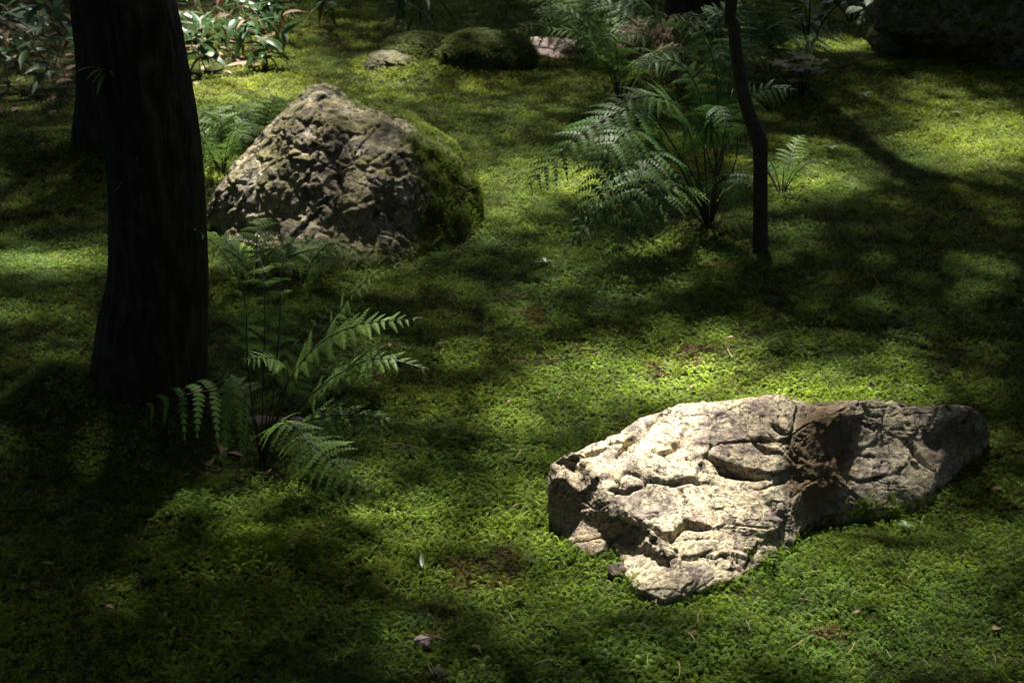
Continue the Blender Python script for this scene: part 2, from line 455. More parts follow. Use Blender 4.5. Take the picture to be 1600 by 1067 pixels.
TREES = {}   # name -> dict(root, top, spread)
def bark_tube(stations, ring=28, seed=0, amp=0.06):
    """stations: list of (x,y,z,r)"""
    st = np.array(stations, float)
    path = catmull([s[:3] for s in st], 60)
    rad = catmull([np.array([s[3], 0, 0]) for s in st], 60)[:, 0]
    V, Fc = tube(path, np.maximum(rad, 0.004), ring, False)
    V = V.reshape(60, ring, 3)
    c = path[:, None, :]
    d = V - c
    an = np.arange(ring) / ring * 2 * np.pi
    k = np.stack([np.cos(an)[None, :].repeat(60, 0) * 2.0, np.sin(an)[None, :].repeat(60, 0) * 2.0, (path[:, 2] * 2.2)[:, None].repeat(ring, 1)], -1).reshape(-1, 3)
    f = 1 + amp * 1.6 * fbm(k * np.array([1, 1, 0.6]), 4, seed).reshape(60, ring) + amp * 0.7 * vnoise(k * np.array([5, 5, 1.2]), seed + 5).reshape(60, ring)
    V = c + d * f[..., None]
    return V.reshape(-1, 3), Fc
def make_tree(key, name, stations, label, seed, group=None, ring=28, amp=0.06, spread=2.2):
    base = Vector(stations[0][:3]); base.z = gh(base.x, base.y) - 0.02
    st = [(s[0] - base.x, s[1] - base.y, s[2] - base.z, s[3]) for s in stations]
    root = thing(name, base, label, 'tree', group)
    V, Fc = bark_tube(st, ring, seed, amp)
    link('trunk', quads_mesh('trunk', V, Fc, M_twigbark if key == 'sapling' else M_bark), root)
    TREES[key] = dict(root=root, base=base, st=np.array(stations), spread=spread, leaves=[])
    return root

# near trunk, leaning a little
def trunk_station(py, x0, x1, y):
    a, b_ = P(x0, py, y), P(x1, py, y)
    return ((a.x + b_.x) / 2, y, (a.z + b_.z) / 2, (b_.x - a.x) / 2)
Yt = 3.60
T1 = [trunk_station(715, 60, 365, Yt), trunk_station(660, 104, 340, Yt), trunk_station(630, 128, 331, Yt), trunk_station(600, 140, 327, Yt), trunk_station(520, 152, 325, Yt),
      trunk_station(420, 170, 325, Yt), trunk_station(240, 165, 314, Yt), trunk_station(80, 142, 288, Yt), trunk_station(0, 125, 271, Yt)]
t = T1[-1]
T1 += [(t[0] - 0.10, Yt + 0.05, 1.6, 0.095), (t[0] - 0.18, Yt + 0.2, 2.6, 0.085), (t[0] - 0.1, Yt + 0.5, 3.8, 0.065), (t[0], Yt + 0.8, 6.6, 0.06), (t[0] + .1, Yt + 1.0, 15.0, 0.02)]
make_tree('near', 'tree', T1, 'thick dark tree trunk rising beside the feathery fern', 1, ring=64, amp=0.05)
tr0 = TREES['near']; ob = np.array(tr0['base'])
for (ax_, ay_, ex_, ey_, r0_) in [(150, 615, 52, 690, .050), (190, 640, 175, 728, .040), (300, 630, 352, 678, .038)]:
    a_ = np.array(P(ax_, ay_, Yt - .03)); e_ = np.array(G(ex_, ey_, -0.02)); m_ = (a_ * .45 + e_ * .55); m_[2] = a_[2] * .28 + .02
    V, Fc = tube(catmull([a_ - ob, m_ - ob, e_ - ob], 14), np.linspace(r0_, r0_ * .35, 14), 12)
    V = V * (1 + 0.0) + 0.008 * np.stack([fbm(V * 12, 3, 1), fbm(V * 12, 3, 2), fbm(V * 12, 3, 3)], 1)
    link('root', quads_mesh('root', V, Fc, M_bark), tr0['root'])
# trunk behind it
b2 = G(152, 248)
w2 = 0.12
T2 = [(b2.x, b2.y, b2.z - 0.05, 0.135), (b2.x + .02, b2.y, b2.z + 0.08, 0.105), (b2.x + 0.04, b2.y, 0.5, 0.085), (b2.x - 0.05, b2.y, 1.3, 0.078), (b2.x - .5, b2.y + .1, 2.6, 0.07), (b2.x - 1.3, b2.y + .3, 5, 0.055), (b2.x - 2.0, b2.y + .6, 15, 0.02)]
make_tree('behind', 'tree', T2, 'slim dark tree half hidden behind the thick trunk', 2)
# bent sapling
bs = G(1188, 392); Ys = bs.y
def sst(px, py, w): p = P(px, py, Ys); return (p.x, Ys, p.z, w)
T3 = [(bs.x, Ys, bs.z - 0.06, 0.027), sst(1188, 372, 0.024), sst(1188, 330, 0.0225), sst(1188, 290, 0.022), sst(1188, 250, 0.022), sst(1187, 222, 0.024), sst(1181, 204, 0.0235), sst(1172, 184, 0.021), sst(1162, 150, 0.020), sst(1155, 110, 0.0195), sst(1149, 70, 0.019), sst(1146, 35, 0.0185), sst(1143, 0, 0.018)]
T3 += [(T3[-1][0] + .06, Ys, 1.4, 0.017), (T3[-1][0] + .40, Ys + .1, 2.3, 0.015), (T3[-1][0] + .80, Ys + .2, 3.6, 0.013), (T3[-1][0] + 1.0, Ys + .2, 6.0, 0.011), (T3[-1][0] + 1.1, Ys + .2, 11.2, 0.007)]
make_tree('sapling', 'sapling', T3, 'thin dark sapling with a kinked stem beside the glossy fern', 3, ring=20, amp=0.05, spread=1.0)
b4 = G(1078, 62)
T4 = [(b4.x, b4.y, b4.z - .05, 0.21), (b4.x, b4.y, b4.z + .12, 0.155), (b4.x + .03, b4.y, .6, 0.13), (b4.x, b4.y, 2, 0.11), (b4.x + .2, b4.y + .2, 6.0, 0.08), (b4.x + .3, b4.y + .3, 15.5, 0.03)]
make_tree('far', 'tree', T4, 'dark trunk at the back rising behind the ferns', 4)
OFF = [(3.3, 6.4), (-4.1, 8.6), (4.3, 11.2), (0.6, 13.8), (-2.8, 13.2), (3.6, 2.6), (-3.4, 3.6), (-3.0, 0.6), (2.6, -0.8), (5.6, 7.5), (-6.2, 5.5), (0.4, -4.2), (-5.2, -2.6), (5.6, -3.4), (8.2, 3.2), (-8.2, 9.2), (7.4, 12.0), (-7.6, 1.2), (2.2, -6.6), (-3.2, -6.2)]  # trees out of view, added to carry the shading canopy and darken the clearing
for k, (x, y) in enumerate(OFF):
    z = gh(x, y); r = 0.10 + 0.05 * random.random(); lx, ly = random.uniform(-.3, .3), random.uniform(-.3, .3)
    st = [(x, y, z - .05, r * 1.7), (x, y, z + .15, r * 1.2), (x + lx * .2, y + ly * .2, 1.0, r), (x + lx * .5, y + ly * .5, 2.6, r * .85), (x + lx, y + ly, 6.5, r * .65), (x + lx * 1.4, y + ly * 1.4, 15.8, r * .2)]
    make_tree('off%d' % k, 'tree', st, 'leafy woodland tree standing around the moss garden', 10 + k, 'trees around the moss garden')

# crown leaves, set along the sun rays so shade falls outside the light pools
cell = 0.06
gx, gy = np.meshgrid(np.arange(-9.5, 9.5, cell), np.arange(-8.0, 15.0, cell))
gx, gy = gx.ravel(), gy.ravel()
gx = gx + rng.uniform(0, cell, gx.shape); gy = gy + rng.uniform(0, cell, gy.shape)
tau = -np.log(openness(gx, gy)) * 1.1
tau = tau * (1 + 0.4 * np.clip((tau - 1.5) / 3, 0, 1))
LEAF_A = np.where(openness(gx, gy) == 0.10, 0.0060, 0.0013)
lam = tau * cell * cell / (LEAF_A * 0.62) * math.sin(SUN_EL)
cnt = np.floor(lam + rng.random(len(lam))).astype(int)
rep = np.repeat(np.arange(len(gx)), cnt)
lx = gx[rep] + rng.uniform(-cell / 2, cell / 2, len(rep)); ly = gy[rep] + rng.uniform(-cell / 2, cell / 2, len(rep))
hz = rng.uniform(11.0, 16.0, len(rep)) + 0.5 * fbm2(lx, ly, 0.7, 2, 44)
edge_ = np.clip(np.maximum((0.2 - ly) / 2.5, (np.abs(lx) - 5.0) / 2.0), 0, 1)       # crowns lowered round the clearing to block sky light from the sides
hz = hz * (1 - 0.8 * edge_ * rng.random(len(rep)))
Cx, Cy = lx + S.x / S.z * hz, ly + S.y / S.z * hz
keys = list(TREES)
tc = np.array([[np.interp(12.0, TREES[k]['st'][:, 2], TREES[k]['st'][:, 0]), np.interp(12.0, TREES[k]['st'][:, 2], TREES[k]['st'][:, 1])] for k in keys])
dd = np.hypot(Cx[:, None] - tc[None, :, 0], Cy[:, None] - tc[None, :, 1])
dd[:, keys.index('sapling')] += 1.2
own = dd.argmin(1)
nl = len(rep)
print('crown leaves', nl)
# one leaf = a pointed six-sided blade, folded a little
L = rng.uniform(0.06, 0.096, nl) * np.sqrt(LEAF_A[rep] / 0.0022); W = L * rng.uniform(0.55, 0.8, nl)
spin = rng.uniform(0, 2 * np.pi, nl)
nrm = np.array(S)[None, :] * 1.0 + rng.normal(0, 0.55, (nl, 3)); nrm /= np.linalg.norm(nrm, axis=1)[:, None]
a = np.cross(nrm, np.stack([np.cos(spin), np.sin(spin), np.zeros(nl)], 1)); a /= np.linalg.norm(a, axis=1)[:, None]
bb = np.cross(nrm, a)
C0 = np.stack([Cx, Cy, hz], 1)
prof = [(-0.5, 0.0, 0), (-0.05, 0.55, 0.1), (0.6, 0.0, -0.1), (-0.05, -0.55, 0.1)]
LV = np.stack([C0 + a * (L * u)[:, None] + bb * (W * v)[:, None] + nrm * (W * w)[:, None] for u, v, w in prof], 1)
for ki, k in enumerate(keys):
    T = TREES[k]; sel = np.nonzero(own == ki)[0]
    if len(sel) == 0: continue
    V = LV[sel].reshape(-1, 3) - np.array(T['base'])
    Fq = np.arange(len(sel) * 4).reshape(-1, 4)
    cr = link('crown', new_mesh('crown', V, Fq, M_canopy), T['root'])
    cr['kind'] = 'stuff'
    # limbs reaching into the crown
    st = T['st']
    for j in range(7 if k != 'sapling' else 4):
        e = C0[sel[rng.integers(len(sel))]]
        z0 = min(rng.uniform(7.0, 11.5), max(2.2, e[2] - 0.8)) if k != 'sapling' else rng.uniform(6.5, 10.2)
        s0 = np.array([np.interp(z0, st[:, 2], st[:, 0]), np.interp(z0, st[:, 2], st[:, 1]), z0])
        r0 = np.interp(z0, st[:, 2], st[:, 3]) * 0.55
        mid = (s0 + e) / 2 + np.array([0, 0, 0.25])
        pth = catmull([s0, mid, e], 9)
        V2, F2 = tube(pth - np.array(T['base']), np.linspace(r0, 0.006, 9), 7)
        link('limb', quads_mesh('limb', V2, F2, M_bark), T['root'])

# dense low foliage added out of view on all sides to block sky light
ne = 85000
u = rng.random(ne); xe = rng.uniform(-11, 11, ne); ye = rng.uniform(-9, 19, ne)
ke = (np.abs(xe) > 5.0 + 0.8 * fbm2(xe, ye, 0.5, 2, 61)) | (ye > 13.2 + 0.6 * fbm2(xe, ye, 0.5, 2, 62)) | (ye < -2.6 + 0.6 * fbm2(xe, ye, 0.5, 2, 63))
xe, ye = xe[ke], ye[ke]; ne = len(xe)
ze = 0.25 + 8.0 * rng.random(ne) ** 1.25 * np.where(ye > 12, 0.75, 1.0)
Le = rng.uniform(0.16, 0.30, ne); nr = rng.normal(0, 1, (ne, 3)); nr /= np.linalg.norm(nr, axis=1)[:, None]
a = np.cross(nr, rng.normal(0, 1, (ne, 3))); a /= np.linalg.norm(a, axis=1)[:, None]; bb = np.cross(nr, a)
Ce = np.stack([xe, ye, ze], 1)
LE = np.stack([Ce + a * (Le * p[0])[:, None] + bb * (Le * 0.6 * p[1])[:, None] + nr * (Le * p[2])[:, None] for p in prof], 1)
we = link('undergrowth', new_mesh('undergrowth', LE.reshape(-1, 3), np.arange(ne * 4).reshape(-1, 4), M_canopy))
tag(we, 'dense leafy woodland undergrowth closing in the moss garden', 'undergrowth', kind='stuff')

# ------------------------------------------------------------------ rocks
def subdiv(V, Fc):
    E = np.concatenate([Fc[:, [0, 1]], Fc[:, [1, 2]], Fc[:, [2, 0]]]); E.sort(1)
    U, inv = np.unique(E, axis=0, return_inverse=True); inv = inv.ravel()
    n = len(Fc); M = len(V) + inv
    a, b_, c = M[:n], M[n:2 * n], M[2 * n:]
    V2 = np.concatenate([V, (V[U[:, 0]] + V[U[:, 1]]) / 2])
    F2 = np.concatenate([np.stack([Fc[:, 0], a, c], 1), np.stack([Fc[:, 1], b_, a], 1), np.stack([Fc[:, 2], c, b_], 1), np.stack([a, b_, c], 1)])
    return V2, F2
def smooth(V, Fc, it, lam):
    E = np.concatenate([Fc[:, [0, 1]], Fc[:, [1, 2]], Fc[:, [2, 0]]]); E = np.concatenate([E, E[:, ::-1]])
    for _ in range(it):
        acc = np.zeros_like(V); cn = np.zeros(len(V))
        np.add.at(acc, E[:, 0], V[E[:, 1]]); np.add.at(cn, E[:, 0], 1)
        V = V + lam * (acc / cn[:, None] - V)
    return V
def vnormals(V, Fc):
    fn = np.cross(V[Fc[:, 1]] - V[Fc[:, 0]], V[Fc[:, 2]] - V[Fc[:, 0]])
    n = np.zeros_like(V)
    for k in range(3): np.add.at(n, Fc[:, k], fn)
    return n / (np.linalg.norm(n, axis=1)[:, None] + 1e-12)
def cells(Pt, seeds, seed, tilt):
    """faceted displacement: each cell is its own tilted plane"""
    r = np.random.default_rng(seed)
    off = r.uniform(-1, 1, len(seeds)); gr_ = r.normal(0, tilt, (len(seeds), 3))
    out_ = np.zeros(len(Pt)); f2 = np.zeros(len(Pt))
    for s in range(0, len(Pt), 20000):
        D = ((Pt[s:s + 20000, None, :] - seeds[None]) ** 2).sum(2)
        i = D.argmin(1)
        ds_ = np.sqrt(np.partition(D, 1, axis=1)[:, :2])
        f2[s:s + 20000] = ds_[:, 1] - ds_[:, 0]
        out_[s:s + 20000] = off[i] + ((Pt[s:s + 20000] - seeds[i]) * gr_[i]).sum(1)
    return out_, f2
def rock_cage(outline, base, inner, edges, back):
    """outline: silhouette above ground (px,py,point) left->...; base contour; inner points. each = (px,py,Vector)"""
    ring_ = base + outline
    pts = ring_ + inner
    n = len(ring_)
    co = [Vector((p[0], -p[1])) for p in pts]
    ed = [(i, (i + 1) % n) for i in range(n)] + edges
    vo, eo, fo, ov, oe, of = delaunay_2d_cdt(co, ed, [], 1, 1e-4)
    # map back
    V = []
    for j, src in enumerate(ov):
        V.append(np.array(pts[src[0]][2]))
    m = {src[0]: j for j, src in enumerate(ov) if src}
    Fc = [list(f) for f in fo]
    # closing: skirt below base, back below the silhouette
    nb, no = len(base), len(outline)
    chain = [m[i] for i in range(n)]
    low, mid = {}, {}
    for i in range(n):
        p = V[chain[i]]
        if i < nb:
            V.append(np.array([p[0], p[1] + 0.01, -0.12])); low[i] = len(V) - 1
        else:
            dpt, drop = back(p)
            V.append(np.array([p[0] + (0), p[1] + dpt * 0.55, p[2] * drop - 0.02])); mid[i] = len(V) - 1
            V.append(np.array([p[0], p[1] + dpt, -0.12])); low[i] = len(V) - 1
    def quad(a_, b_, c_, d_): Fc.extend([[a_, b_, c_], [a_, c_, d_]])
    for i in range(n):
        j = (i + 1) % n
        A, B = chain[i], chain[j]
        if i in mid and j in mid:
            quad(B, A, mid[i], mid[j]); quad(mid[j], mid[i], low[i], low[j])
        elif i in mid:
            Fc.append([B, A, mid[i]]); quad(B, mid[i], low[i], low[j])
        elif j in mid:
            Fc.append([B, A, mid[j]]); quad(mid[j], A, low[i], low[j])
        else: quad(B, A, low[i], low[j])
    return np.array(V), np.array(Fc)
def seg_dist(px, py, poly):
    d = np.full(len(px), 1e9); side = np.zeros(len(px))
    for (x0, y0), (x1, y1) in zip(poly[:-1], poly[1:]):
        L2 = (x1 - x0) ** 2 + (y1 - y0) ** 2
        t_ = np.clip(((px - x0) * (x1 - x0) + (py - y0) * (y1 - y0)) / L2, 0, 1)
        ex, ey = px - (x0 + t_ * (x1 - x0)), py - (y0 + t_ * (y1 - y0))
        q = np.hypot(ex, ey); k = q < d
        d[k] = q[k]; side[k] = ey[k]
    return d, side
def orient(V, Fc):
    """make normals point outwards (visible side towards the camera)"""
    fn = np.cross(V[Fc[:, 1]] - V[Fc[:, 0]], V[Fc[:, 2]] - V[Fc[:, 0]])
    return Fc if fn[:, 2].sum() > 0 else Fc[:, ::-1]

# --- low tan rock
def z_(px, py, z): return (px, py, Gz(px, py, z))
def y_(px, py, y): return (px, py, P(px, py, y))
base = [z_(*p, 0) for p in [(857, 830), (890, 852), (926, 868), (968, 868), (985, 912), (1037, 934), (1071, 924), (1138, 907), (1186, 880), (1239, 850), (1273, 806), (1335, 794), (1400, 788), (1446, 782), (1482, 745), (1525, 712), (1549, 693)]]
outl = [z_(*p) for p in [(1547, 655, .10), (1524, 634, .14), (1470, 628, .155), (1410, 624, .17), (1345, 621, .19), (1285, 621, .205), (1239, 621, .22), (1215, 614, .235), (1176, 616, .235), (1130, 622, .225), (1071, 630, .21), (1048, 638, .20), (1005, 652, .18), (960, 680, .165), (905, 697, .16), (858, 722, .14)]]
inn = [(893, 728, .115), (912, 772, .084), (975, 707, .142), (1040, 650, .192), (990, 715, .160), (945, 768, .110),
       (975, 800, .086), (1030, 838, .068), (1080, 817, .078), (1118, 822, .068), (965, 828, .045), (1000, 862, .015),
       (1110, 680, .178), (1150, 740, .120), (1100, 770, .107), (1200, 690, .170), (1208, 748, .120), (1150, 835, .046), (1180, 790, .078),
       (1226, 676, .185), (1226, 800, .062), (1262, 690, .156), (1258, 760, .082), (1290, 650, .19), (1300, 720, .103),
       (1345, 645, .165), (1316, 720, .085), (1325, 765, .035), (1400, 690, .10), (1400, 750, .045), (1450, 660, .125), (1440, 700, .085),
       (1490, 670, .095), (1460, 740, .035), (1520, 688, .05), (905, 812, .036), (940, 830, .034), (1090, 880, .030), (1050, 890, .026)]
nb_, no_ = len(base), len(outl); o_ = nb_ + no_
inner = [z_(*p) for p in inn]
E = lambda *ids: [(o_ + a_, o_ + b_) for a_, b_ in zip(ids[:-1], ids[1:])]
edges = E(0, 1) + E(3, 4, 5, 6, 7, 8, 9) + E(19, 16, 20) + E(15, 19) + E(23, 21, 22) + E(25, 26, 27) + E(7, 11, 10) + E(30, 31)
V, Fc = rock_cage(outl, base, inner, edges, lambda p: (0.10 + 0.7 * p[2], 0.45))
Fc = orient(V, Fc)
V, Fc = subdiv(V, Fc); V, Fc = subdiv(V, Fc)
V = smooth(V, Fc, 1, 0.35)
V, Fc = subdiv(V, Fc); V = smooth(V, Fc, 1, 0.4); V, Fc = subdiv(V, Fc); V, Fc = subdiv(V, Fc)
nn = vnormals(V, Fc)
px, py = to_px(V[:, 0], V[:, 1], V[:, 2])
r = np.random.default_rng(3)
lo, hi = V.min(0) - .03, V.max(0) + .03
warp = np.stack([fbm(V * 9, 3, 1), fbm(V * 9, 3, 2), fbm(V * 9, 3, 3)], 1) * 0.028
an = np.array([0.75, 1.0, 1.3])
sd = r.uniform(lo, hi, (170, 3))
d1, f1 = cells((V + warp) * an, sd * an, 5, 4.0)
sd = r.uniform(lo, hi, (900, 3))
d2, f2 = cells((V + warp * .5) * an, sd * an, 6, 9.0)
str_ = np.stack([V[:, 0] * 9 + V[:, 1] * 5, V[:, 1] * 42 - V[:, 0] * 9, V[:, 2] * 50 + V[:, 0] * 12], 1) + warp * 40     # flaky bedding
fl = fbm(str_, 4, 33)
disp = 0.0045 * np.clip(d1, -1.2, 1.2) + 0.0028 * np.clip(d2, -1.2, 1.2) + 0.002 * fbm(V * 14, 4, 30) + 0.0020 * fbm(V * 80, 3, 40)
lowc = np.clip((V[:, 2] - 0.02) / 0.06, 0.25, 1)
disp += lowc * (0.003 * fl - 0.006 * np.exp(-((fl - 0.15) / 0.018) ** 2))
disp -= 0.003 * np.exp(-(f2 / 0.0035) ** 2) * (fbm(V * 20, 2, 78) > 0)
disp -= 0.004 * np.exp(-(f1 / 0.006) ** 2) * (fbm(V * 12, 2, 77) > -0.1)
rec = np.clip(1 - np.hypot((px - 1275) / 75, (py - 705) / 125) ** 2, 0, 1)         # rough hollow
disp += rec * 0.005 * fbm(V * 45, 3, 50)
def crack(poly, width, depth, lip=0.35):
    global disp
    wob = 5 * fbm(V * 45, 3, 91)
    d, side = seg_dist(px + wob, py + wob * 0.7, poly)
    x0, x1 = poly[0], poly[-1]
    L2 = (x1[0] - x0[0]) ** 2 + (x1[1] - x0[1]) ** 2
    tt_ = np.clip(((px - x0[0]) * (x1[0] - x0[0]) + (py - x0[1]) * (x1[1] - x0[1])) / L2, 0, 1)
    tap = 0.15 + 0.85 * np.sin(np.pi * np.clip(tt_ * 0.9 + 0.05, 0, 1)) ** 0.7
    w_ = width * 0.8 * tap * (1 + 0.5 * fbm(V * 30, 2, 95))
    disp = disp - depth * tap * np.exp(-(d / w_) ** 2) + np.where(side < 0, lip * 0.35, -lip * 0.5) * depth * tap * np.exp(-d / (width * 4))
crack([(1106, 712), (1130, 730), (1160, 740), (1194, 745)], 6, 0.030)
crack([(1020, 822), (1032, 834), (1052, 838), (1064, 822), (1075, 813), (1092, 820), (1112, 824)], 6, 0.032)
crack([(985, 800), (1005, 818), (1022, 826)], 4, 0.012)
crack([(1018, 705), (1040, 708), (1062, 690), (1072, 664)], 5, 0.014)
crack([(965, 712), (985, 690), (1010, 668), (1035, 650)], 6, 0.018)
crack([(905, 715), (925, 706), (950, 702)], 4, 0.010)
crack([(1175, 690), (1195, 705), (1216, 708)], 4, 0.014)
crack([(1205, 665), (1225, 678)], 4, 0.012)
crack([(1340, 650), (1325, 690), (1313, 735)], 5, 0.012)
crack([(1405, 685), (1430, 700), (1445, 725), (1460, 735)], 5, 0.015)
crack([(1425, 720), (1440, 735)], 4, 0.010)
crack([(950, 765), (985, 768), (1003, 757)], 4, 0.010)
crack([(1062, 745), (1100, 752), (1125, 756)], 3, 0.006)
crack([(1186, 850), (1175, 870), (1165, 885)], 5, 0.012)
crack([(1345, 630), (1360, 650), (1375, 652)], 4, 0.01)
dent = np.clip(1 - np.hypot((px - 985) / 30, (py - 832) / 26) ** 2, 0, 1); disp -= 0.03 * dent
dent = np.clip(1 - np.hypot((px - 1487) / 48, (py - 682) / 30) ** 2, 0, 1); disp -= 0.012 * dent * (1 + fbm(V * 30, 3, 8))
V = V + nn * disp[:, None]
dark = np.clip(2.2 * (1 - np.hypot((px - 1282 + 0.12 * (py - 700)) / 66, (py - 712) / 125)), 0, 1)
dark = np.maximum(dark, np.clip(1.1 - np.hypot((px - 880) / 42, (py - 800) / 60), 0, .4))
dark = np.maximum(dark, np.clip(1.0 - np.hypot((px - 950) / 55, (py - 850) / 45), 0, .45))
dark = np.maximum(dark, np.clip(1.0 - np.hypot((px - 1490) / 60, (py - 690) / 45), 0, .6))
org = np.array([V[:, 0].mean(), V[:, 1].mean(), 0])
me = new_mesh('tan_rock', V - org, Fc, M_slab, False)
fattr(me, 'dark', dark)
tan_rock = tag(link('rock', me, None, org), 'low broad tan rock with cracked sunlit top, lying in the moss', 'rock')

# --- tall grey boulder
base = [z_(*p, 0) for p in [(334, 368), (350, 388), (400, 405), (460, 420), (520, 430), (580, 426), (640, 412), (700, 395), (745, 368)]]
outl = [y_(*p) for p in [(749, 332, 5.22), (741, 290, 5.28), (727, 250, 5.32), (706, 215, 5.36), (680, 194, 5.37), (640, 174, 5.36), (600, 157, 5.34), (560, 142, 5.32), (530, 118, 5.3), (503, 110, 5.29), (472, 124, 5.28), (446, 157, 5.27), (425, 184, 5.26), (400, 212, 5.25), (382, 226, 5.24), (352, 262, 5.21), (332, 290, 5.18), (322, 326, 5.15)]]
inn = [(490, 160, 5.10), (520, 200, 5.03), (600, 192, 5.12), (640, 225, 5.04), (510, 238, 4.985), (450, 255, 5.0), (420, 330, 4.97), (405, 232, 5.17), (380, 285, 5.08),
       (352, 322, 5.10), (550, 250, 4.95), (560, 325, 4.84), (500, 330, 4.90), (500, 390, 4.79), (600, 255, 4.95), (640, 310, 4.92), (620, 370, 4.86), (690, 250, 5.14),
       (705, 320, 5.07), (670, 360, 4.97), (480, 290, 4.93), (445, 200, 5.09), (560, 180, 5.10), (660, 280, 5.0), (380, 350, 5.02), (450, 380, 4.86), (560, 385, 4.80), (535, 285, 4.93)]
inner = [y_(*p) for p in inn]
V, Fc = rock_cage(outl, base, inner, [], lambda p: (0.16 + 0.55 * p[2], 0.55))
Fc = orient(V, Fc)
V, Fc = subdiv(V, Fc); V = smooth(V, Fc, 1, 0.35); V, Fc = subdiv(V, Fc); V = smooth(V, Fc, 2, 0.5)
V, Fc = subdiv(V, Fc); V, Fc = subdiv(V, Fc); V, Fc = subdiv(V, Fc)
nn = vnormals(V, Fc); px, py = to_px(V[:, 0], V[:, 1], V[:, 2])
lo, hi = V.min(0) - .03, V.max(0) + .03
r = np.random.default_rng(4)
warp = np.stack([fbm(V * 7, 3, 1), fbm(V * 7, 3, 2), fbm(V * 7, 3, 3)], 1) * 0.04
d1, f1 = cells(V + warp, r.uniform(lo, hi, (130, 3)), 15, 3.0)
d2, f2 = cells(V + warp * .6, r.uniform(lo, hi, (2600, 3)), 16, 5.0)
disp = 0.005 * np.clip(d1, -1.2, 1.2) + 0.0035 * np.clip(d2, -1.2, 1.2) + 0.012 * fbm(V * 8, 3, 31) + 0.0055 * fbm(V * 55, 3, 41)
disp += 0.006 * np.clip(f2 / 0.015, 0, 1) - 0.004
disp -= 0.005 * np.exp(-(f1 / 0.006) ** 2) * (fbm(V * 9, 2, 78) > 0)
crack([(548, 210), (520, 250), (535, 300), (520, 345)], 6, 0.014, 0.1)
crack([(440, 215), (470, 235), (510, 232)], 5, 0.008, 0.1)
crack([(410, 290), (430, 330), (470, 345)], 5, 0.010, 0.1)
crack([(600, 240), (620, 275), (610, 320)], 6, 0.012, 0.1)
mossy = np.clip((px - np.interp(py, [110, 140, 165, 190, 250, 300, 380, 430], [505, 512, 545, 606, 636, 648, 640, 560])) / 45, 0, 1)
mossy *= np.clip(0.95 + 1.2 * fbm(V * 11, 4, 60), 0, 1)
mossy = np.maximum(mossy, np.clip((py - 385 - 15 * fbm(V * 6, 2, 3)) / 30, 0, 1) * 0.8)
V = V + nn * disp[:, None] + nn * (0.004 * mossy)[:, None]
org = np.array([V[:, 0].mean(), V[:, 1].mean(), 0])
me = new_mesh('boulder', V - org, Fc, M_boulder, False)
fattr(me, 'mossy', mossy)
boulder = tag(link('boulder', me, None, org), 'tall grey humped boulder with thick green moss down one flank', 'boulder')
BV, BF, BN, BM, BORG = V, Fc, vnormals(V, Fc), mossy, org

# --- lesser stones: lumps grown from a squashed sphere
def lump(name, loc, size, seed, m, label, cat, rz=0, mossy_top=0.0, group=None, lev=4, rough=0.16):
    t_ = (1 + 5 ** .5) / 2
    V = np.array([(-1, t_, 0), (1, t_, 0), (-1, -t_, 0), (1, -t_, 0), (0, -1, t_), (0, 1, t_), (0, -1, -t_), (0, 1, -t_), (t_, 0, -1), (t_, 0, 1), (-t_, 0, -1), (-t_, 0, 1)], float)
    Fc = np.array([(0, 11, 5), (0, 5, 1), (0, 1, 7), (0, 7, 10), (0, 10, 11), (1, 5, 9), (5, 11, 4), (11, 10, 2), (10, 7, 6), (7, 1, 8), (3, 9, 4), (3, 4, 2), (3, 2, 6), (3, 6, 8), (3, 8, 9), (4, 9, 5), (2, 4, 11), (6, 2, 10), (8, 6, 7), (9, 8, 1)])
    for _ in range(lev):
        V, Fc = subdiv(V, Fc)
    V /= np.linalg.norm(V, axis=1)[:, None]
    r = np.random.default_rng(seed)
    sd = r.normal(0, 1, (22, 3)); sd /= np.linalg.norm(sd, axis=1)[:, None]
    d1, f1 = cells(V, sd, seed, 0.5)
    V = V * (1 + rough * 0.7 * np.clip(d1, -1, 1) + rough * 1.6 * fbm(V * 1.6, 4, seed) + 0.03 * fbm(V * 9, 3, seed))[:, None]
    V = V * np.array(size) * 0.5
    me = new_mesh(name, V, Fc, m, False)
    nz = vnormals(V, Fc)[:, 2]
    fattr(me, 'mossy', np.clip(mossy_top * (nz + 0.6 + 0.8 * fbm(V * 8, 3, seed)), 0, 1) if mossy_top else np.zeros(len(V)))
    fattr(me, 'dark', np.zeros(len(V)))
    o = link(name, me, None, loc); o.rotation_euler = (0, 0, rz)
    return tag(o, label, cat, group), V, Fc
STONES = []
def stone_at(px, py, wpx, h, dep, seed, m, label, mossy=0.0, sink=0.3, rz=0, name='stone', cat='stone', rough=0.16):
    p = G(px, py)
    w = wpx / F * p.y / math.cos(PITCH) * 0.97
    loc = Vector((p.x, p.y + dep * 0.35, p.z + h * (0.5 - sink)))
    o, V, Fc = lump(name, loc, (w, dep, h), seed, m, label, cat, rz, mossy, rough=rough)
    STONES.append((o, V, Fc, mossy)); return o
stone_at(605, 114, 72, 0.13, 0.22, 21, M_boulder, 'small pale stone with a bright top, bedded in moss', 0.25, 0.3)
stone_at(760, 108, 150, 0.21, 0.45, 22, M_stone, 'dark mossy dome stone lying behind the grey boulder', 0.8, 0.3)
stone_at(650, 88, 110, 0.10, 0.35, 25, M_stone, 'dark stone under the narrow leaved bamboo clump', 0.5, 0.3)
stone_at(850, 90, 150, 0.14, 0.40, 23, M_pink, 'flat pale brown stone beside the dark mossy dome stone', 0.0, 0.45)
stone_at(1530, 105, 300, 0.75, 0.75, 24, M_boulder, 'large dark lumpy boulder standing in deep shade', 0.45, 0.18, name='boulder', cat='boulder', rough=0.2)
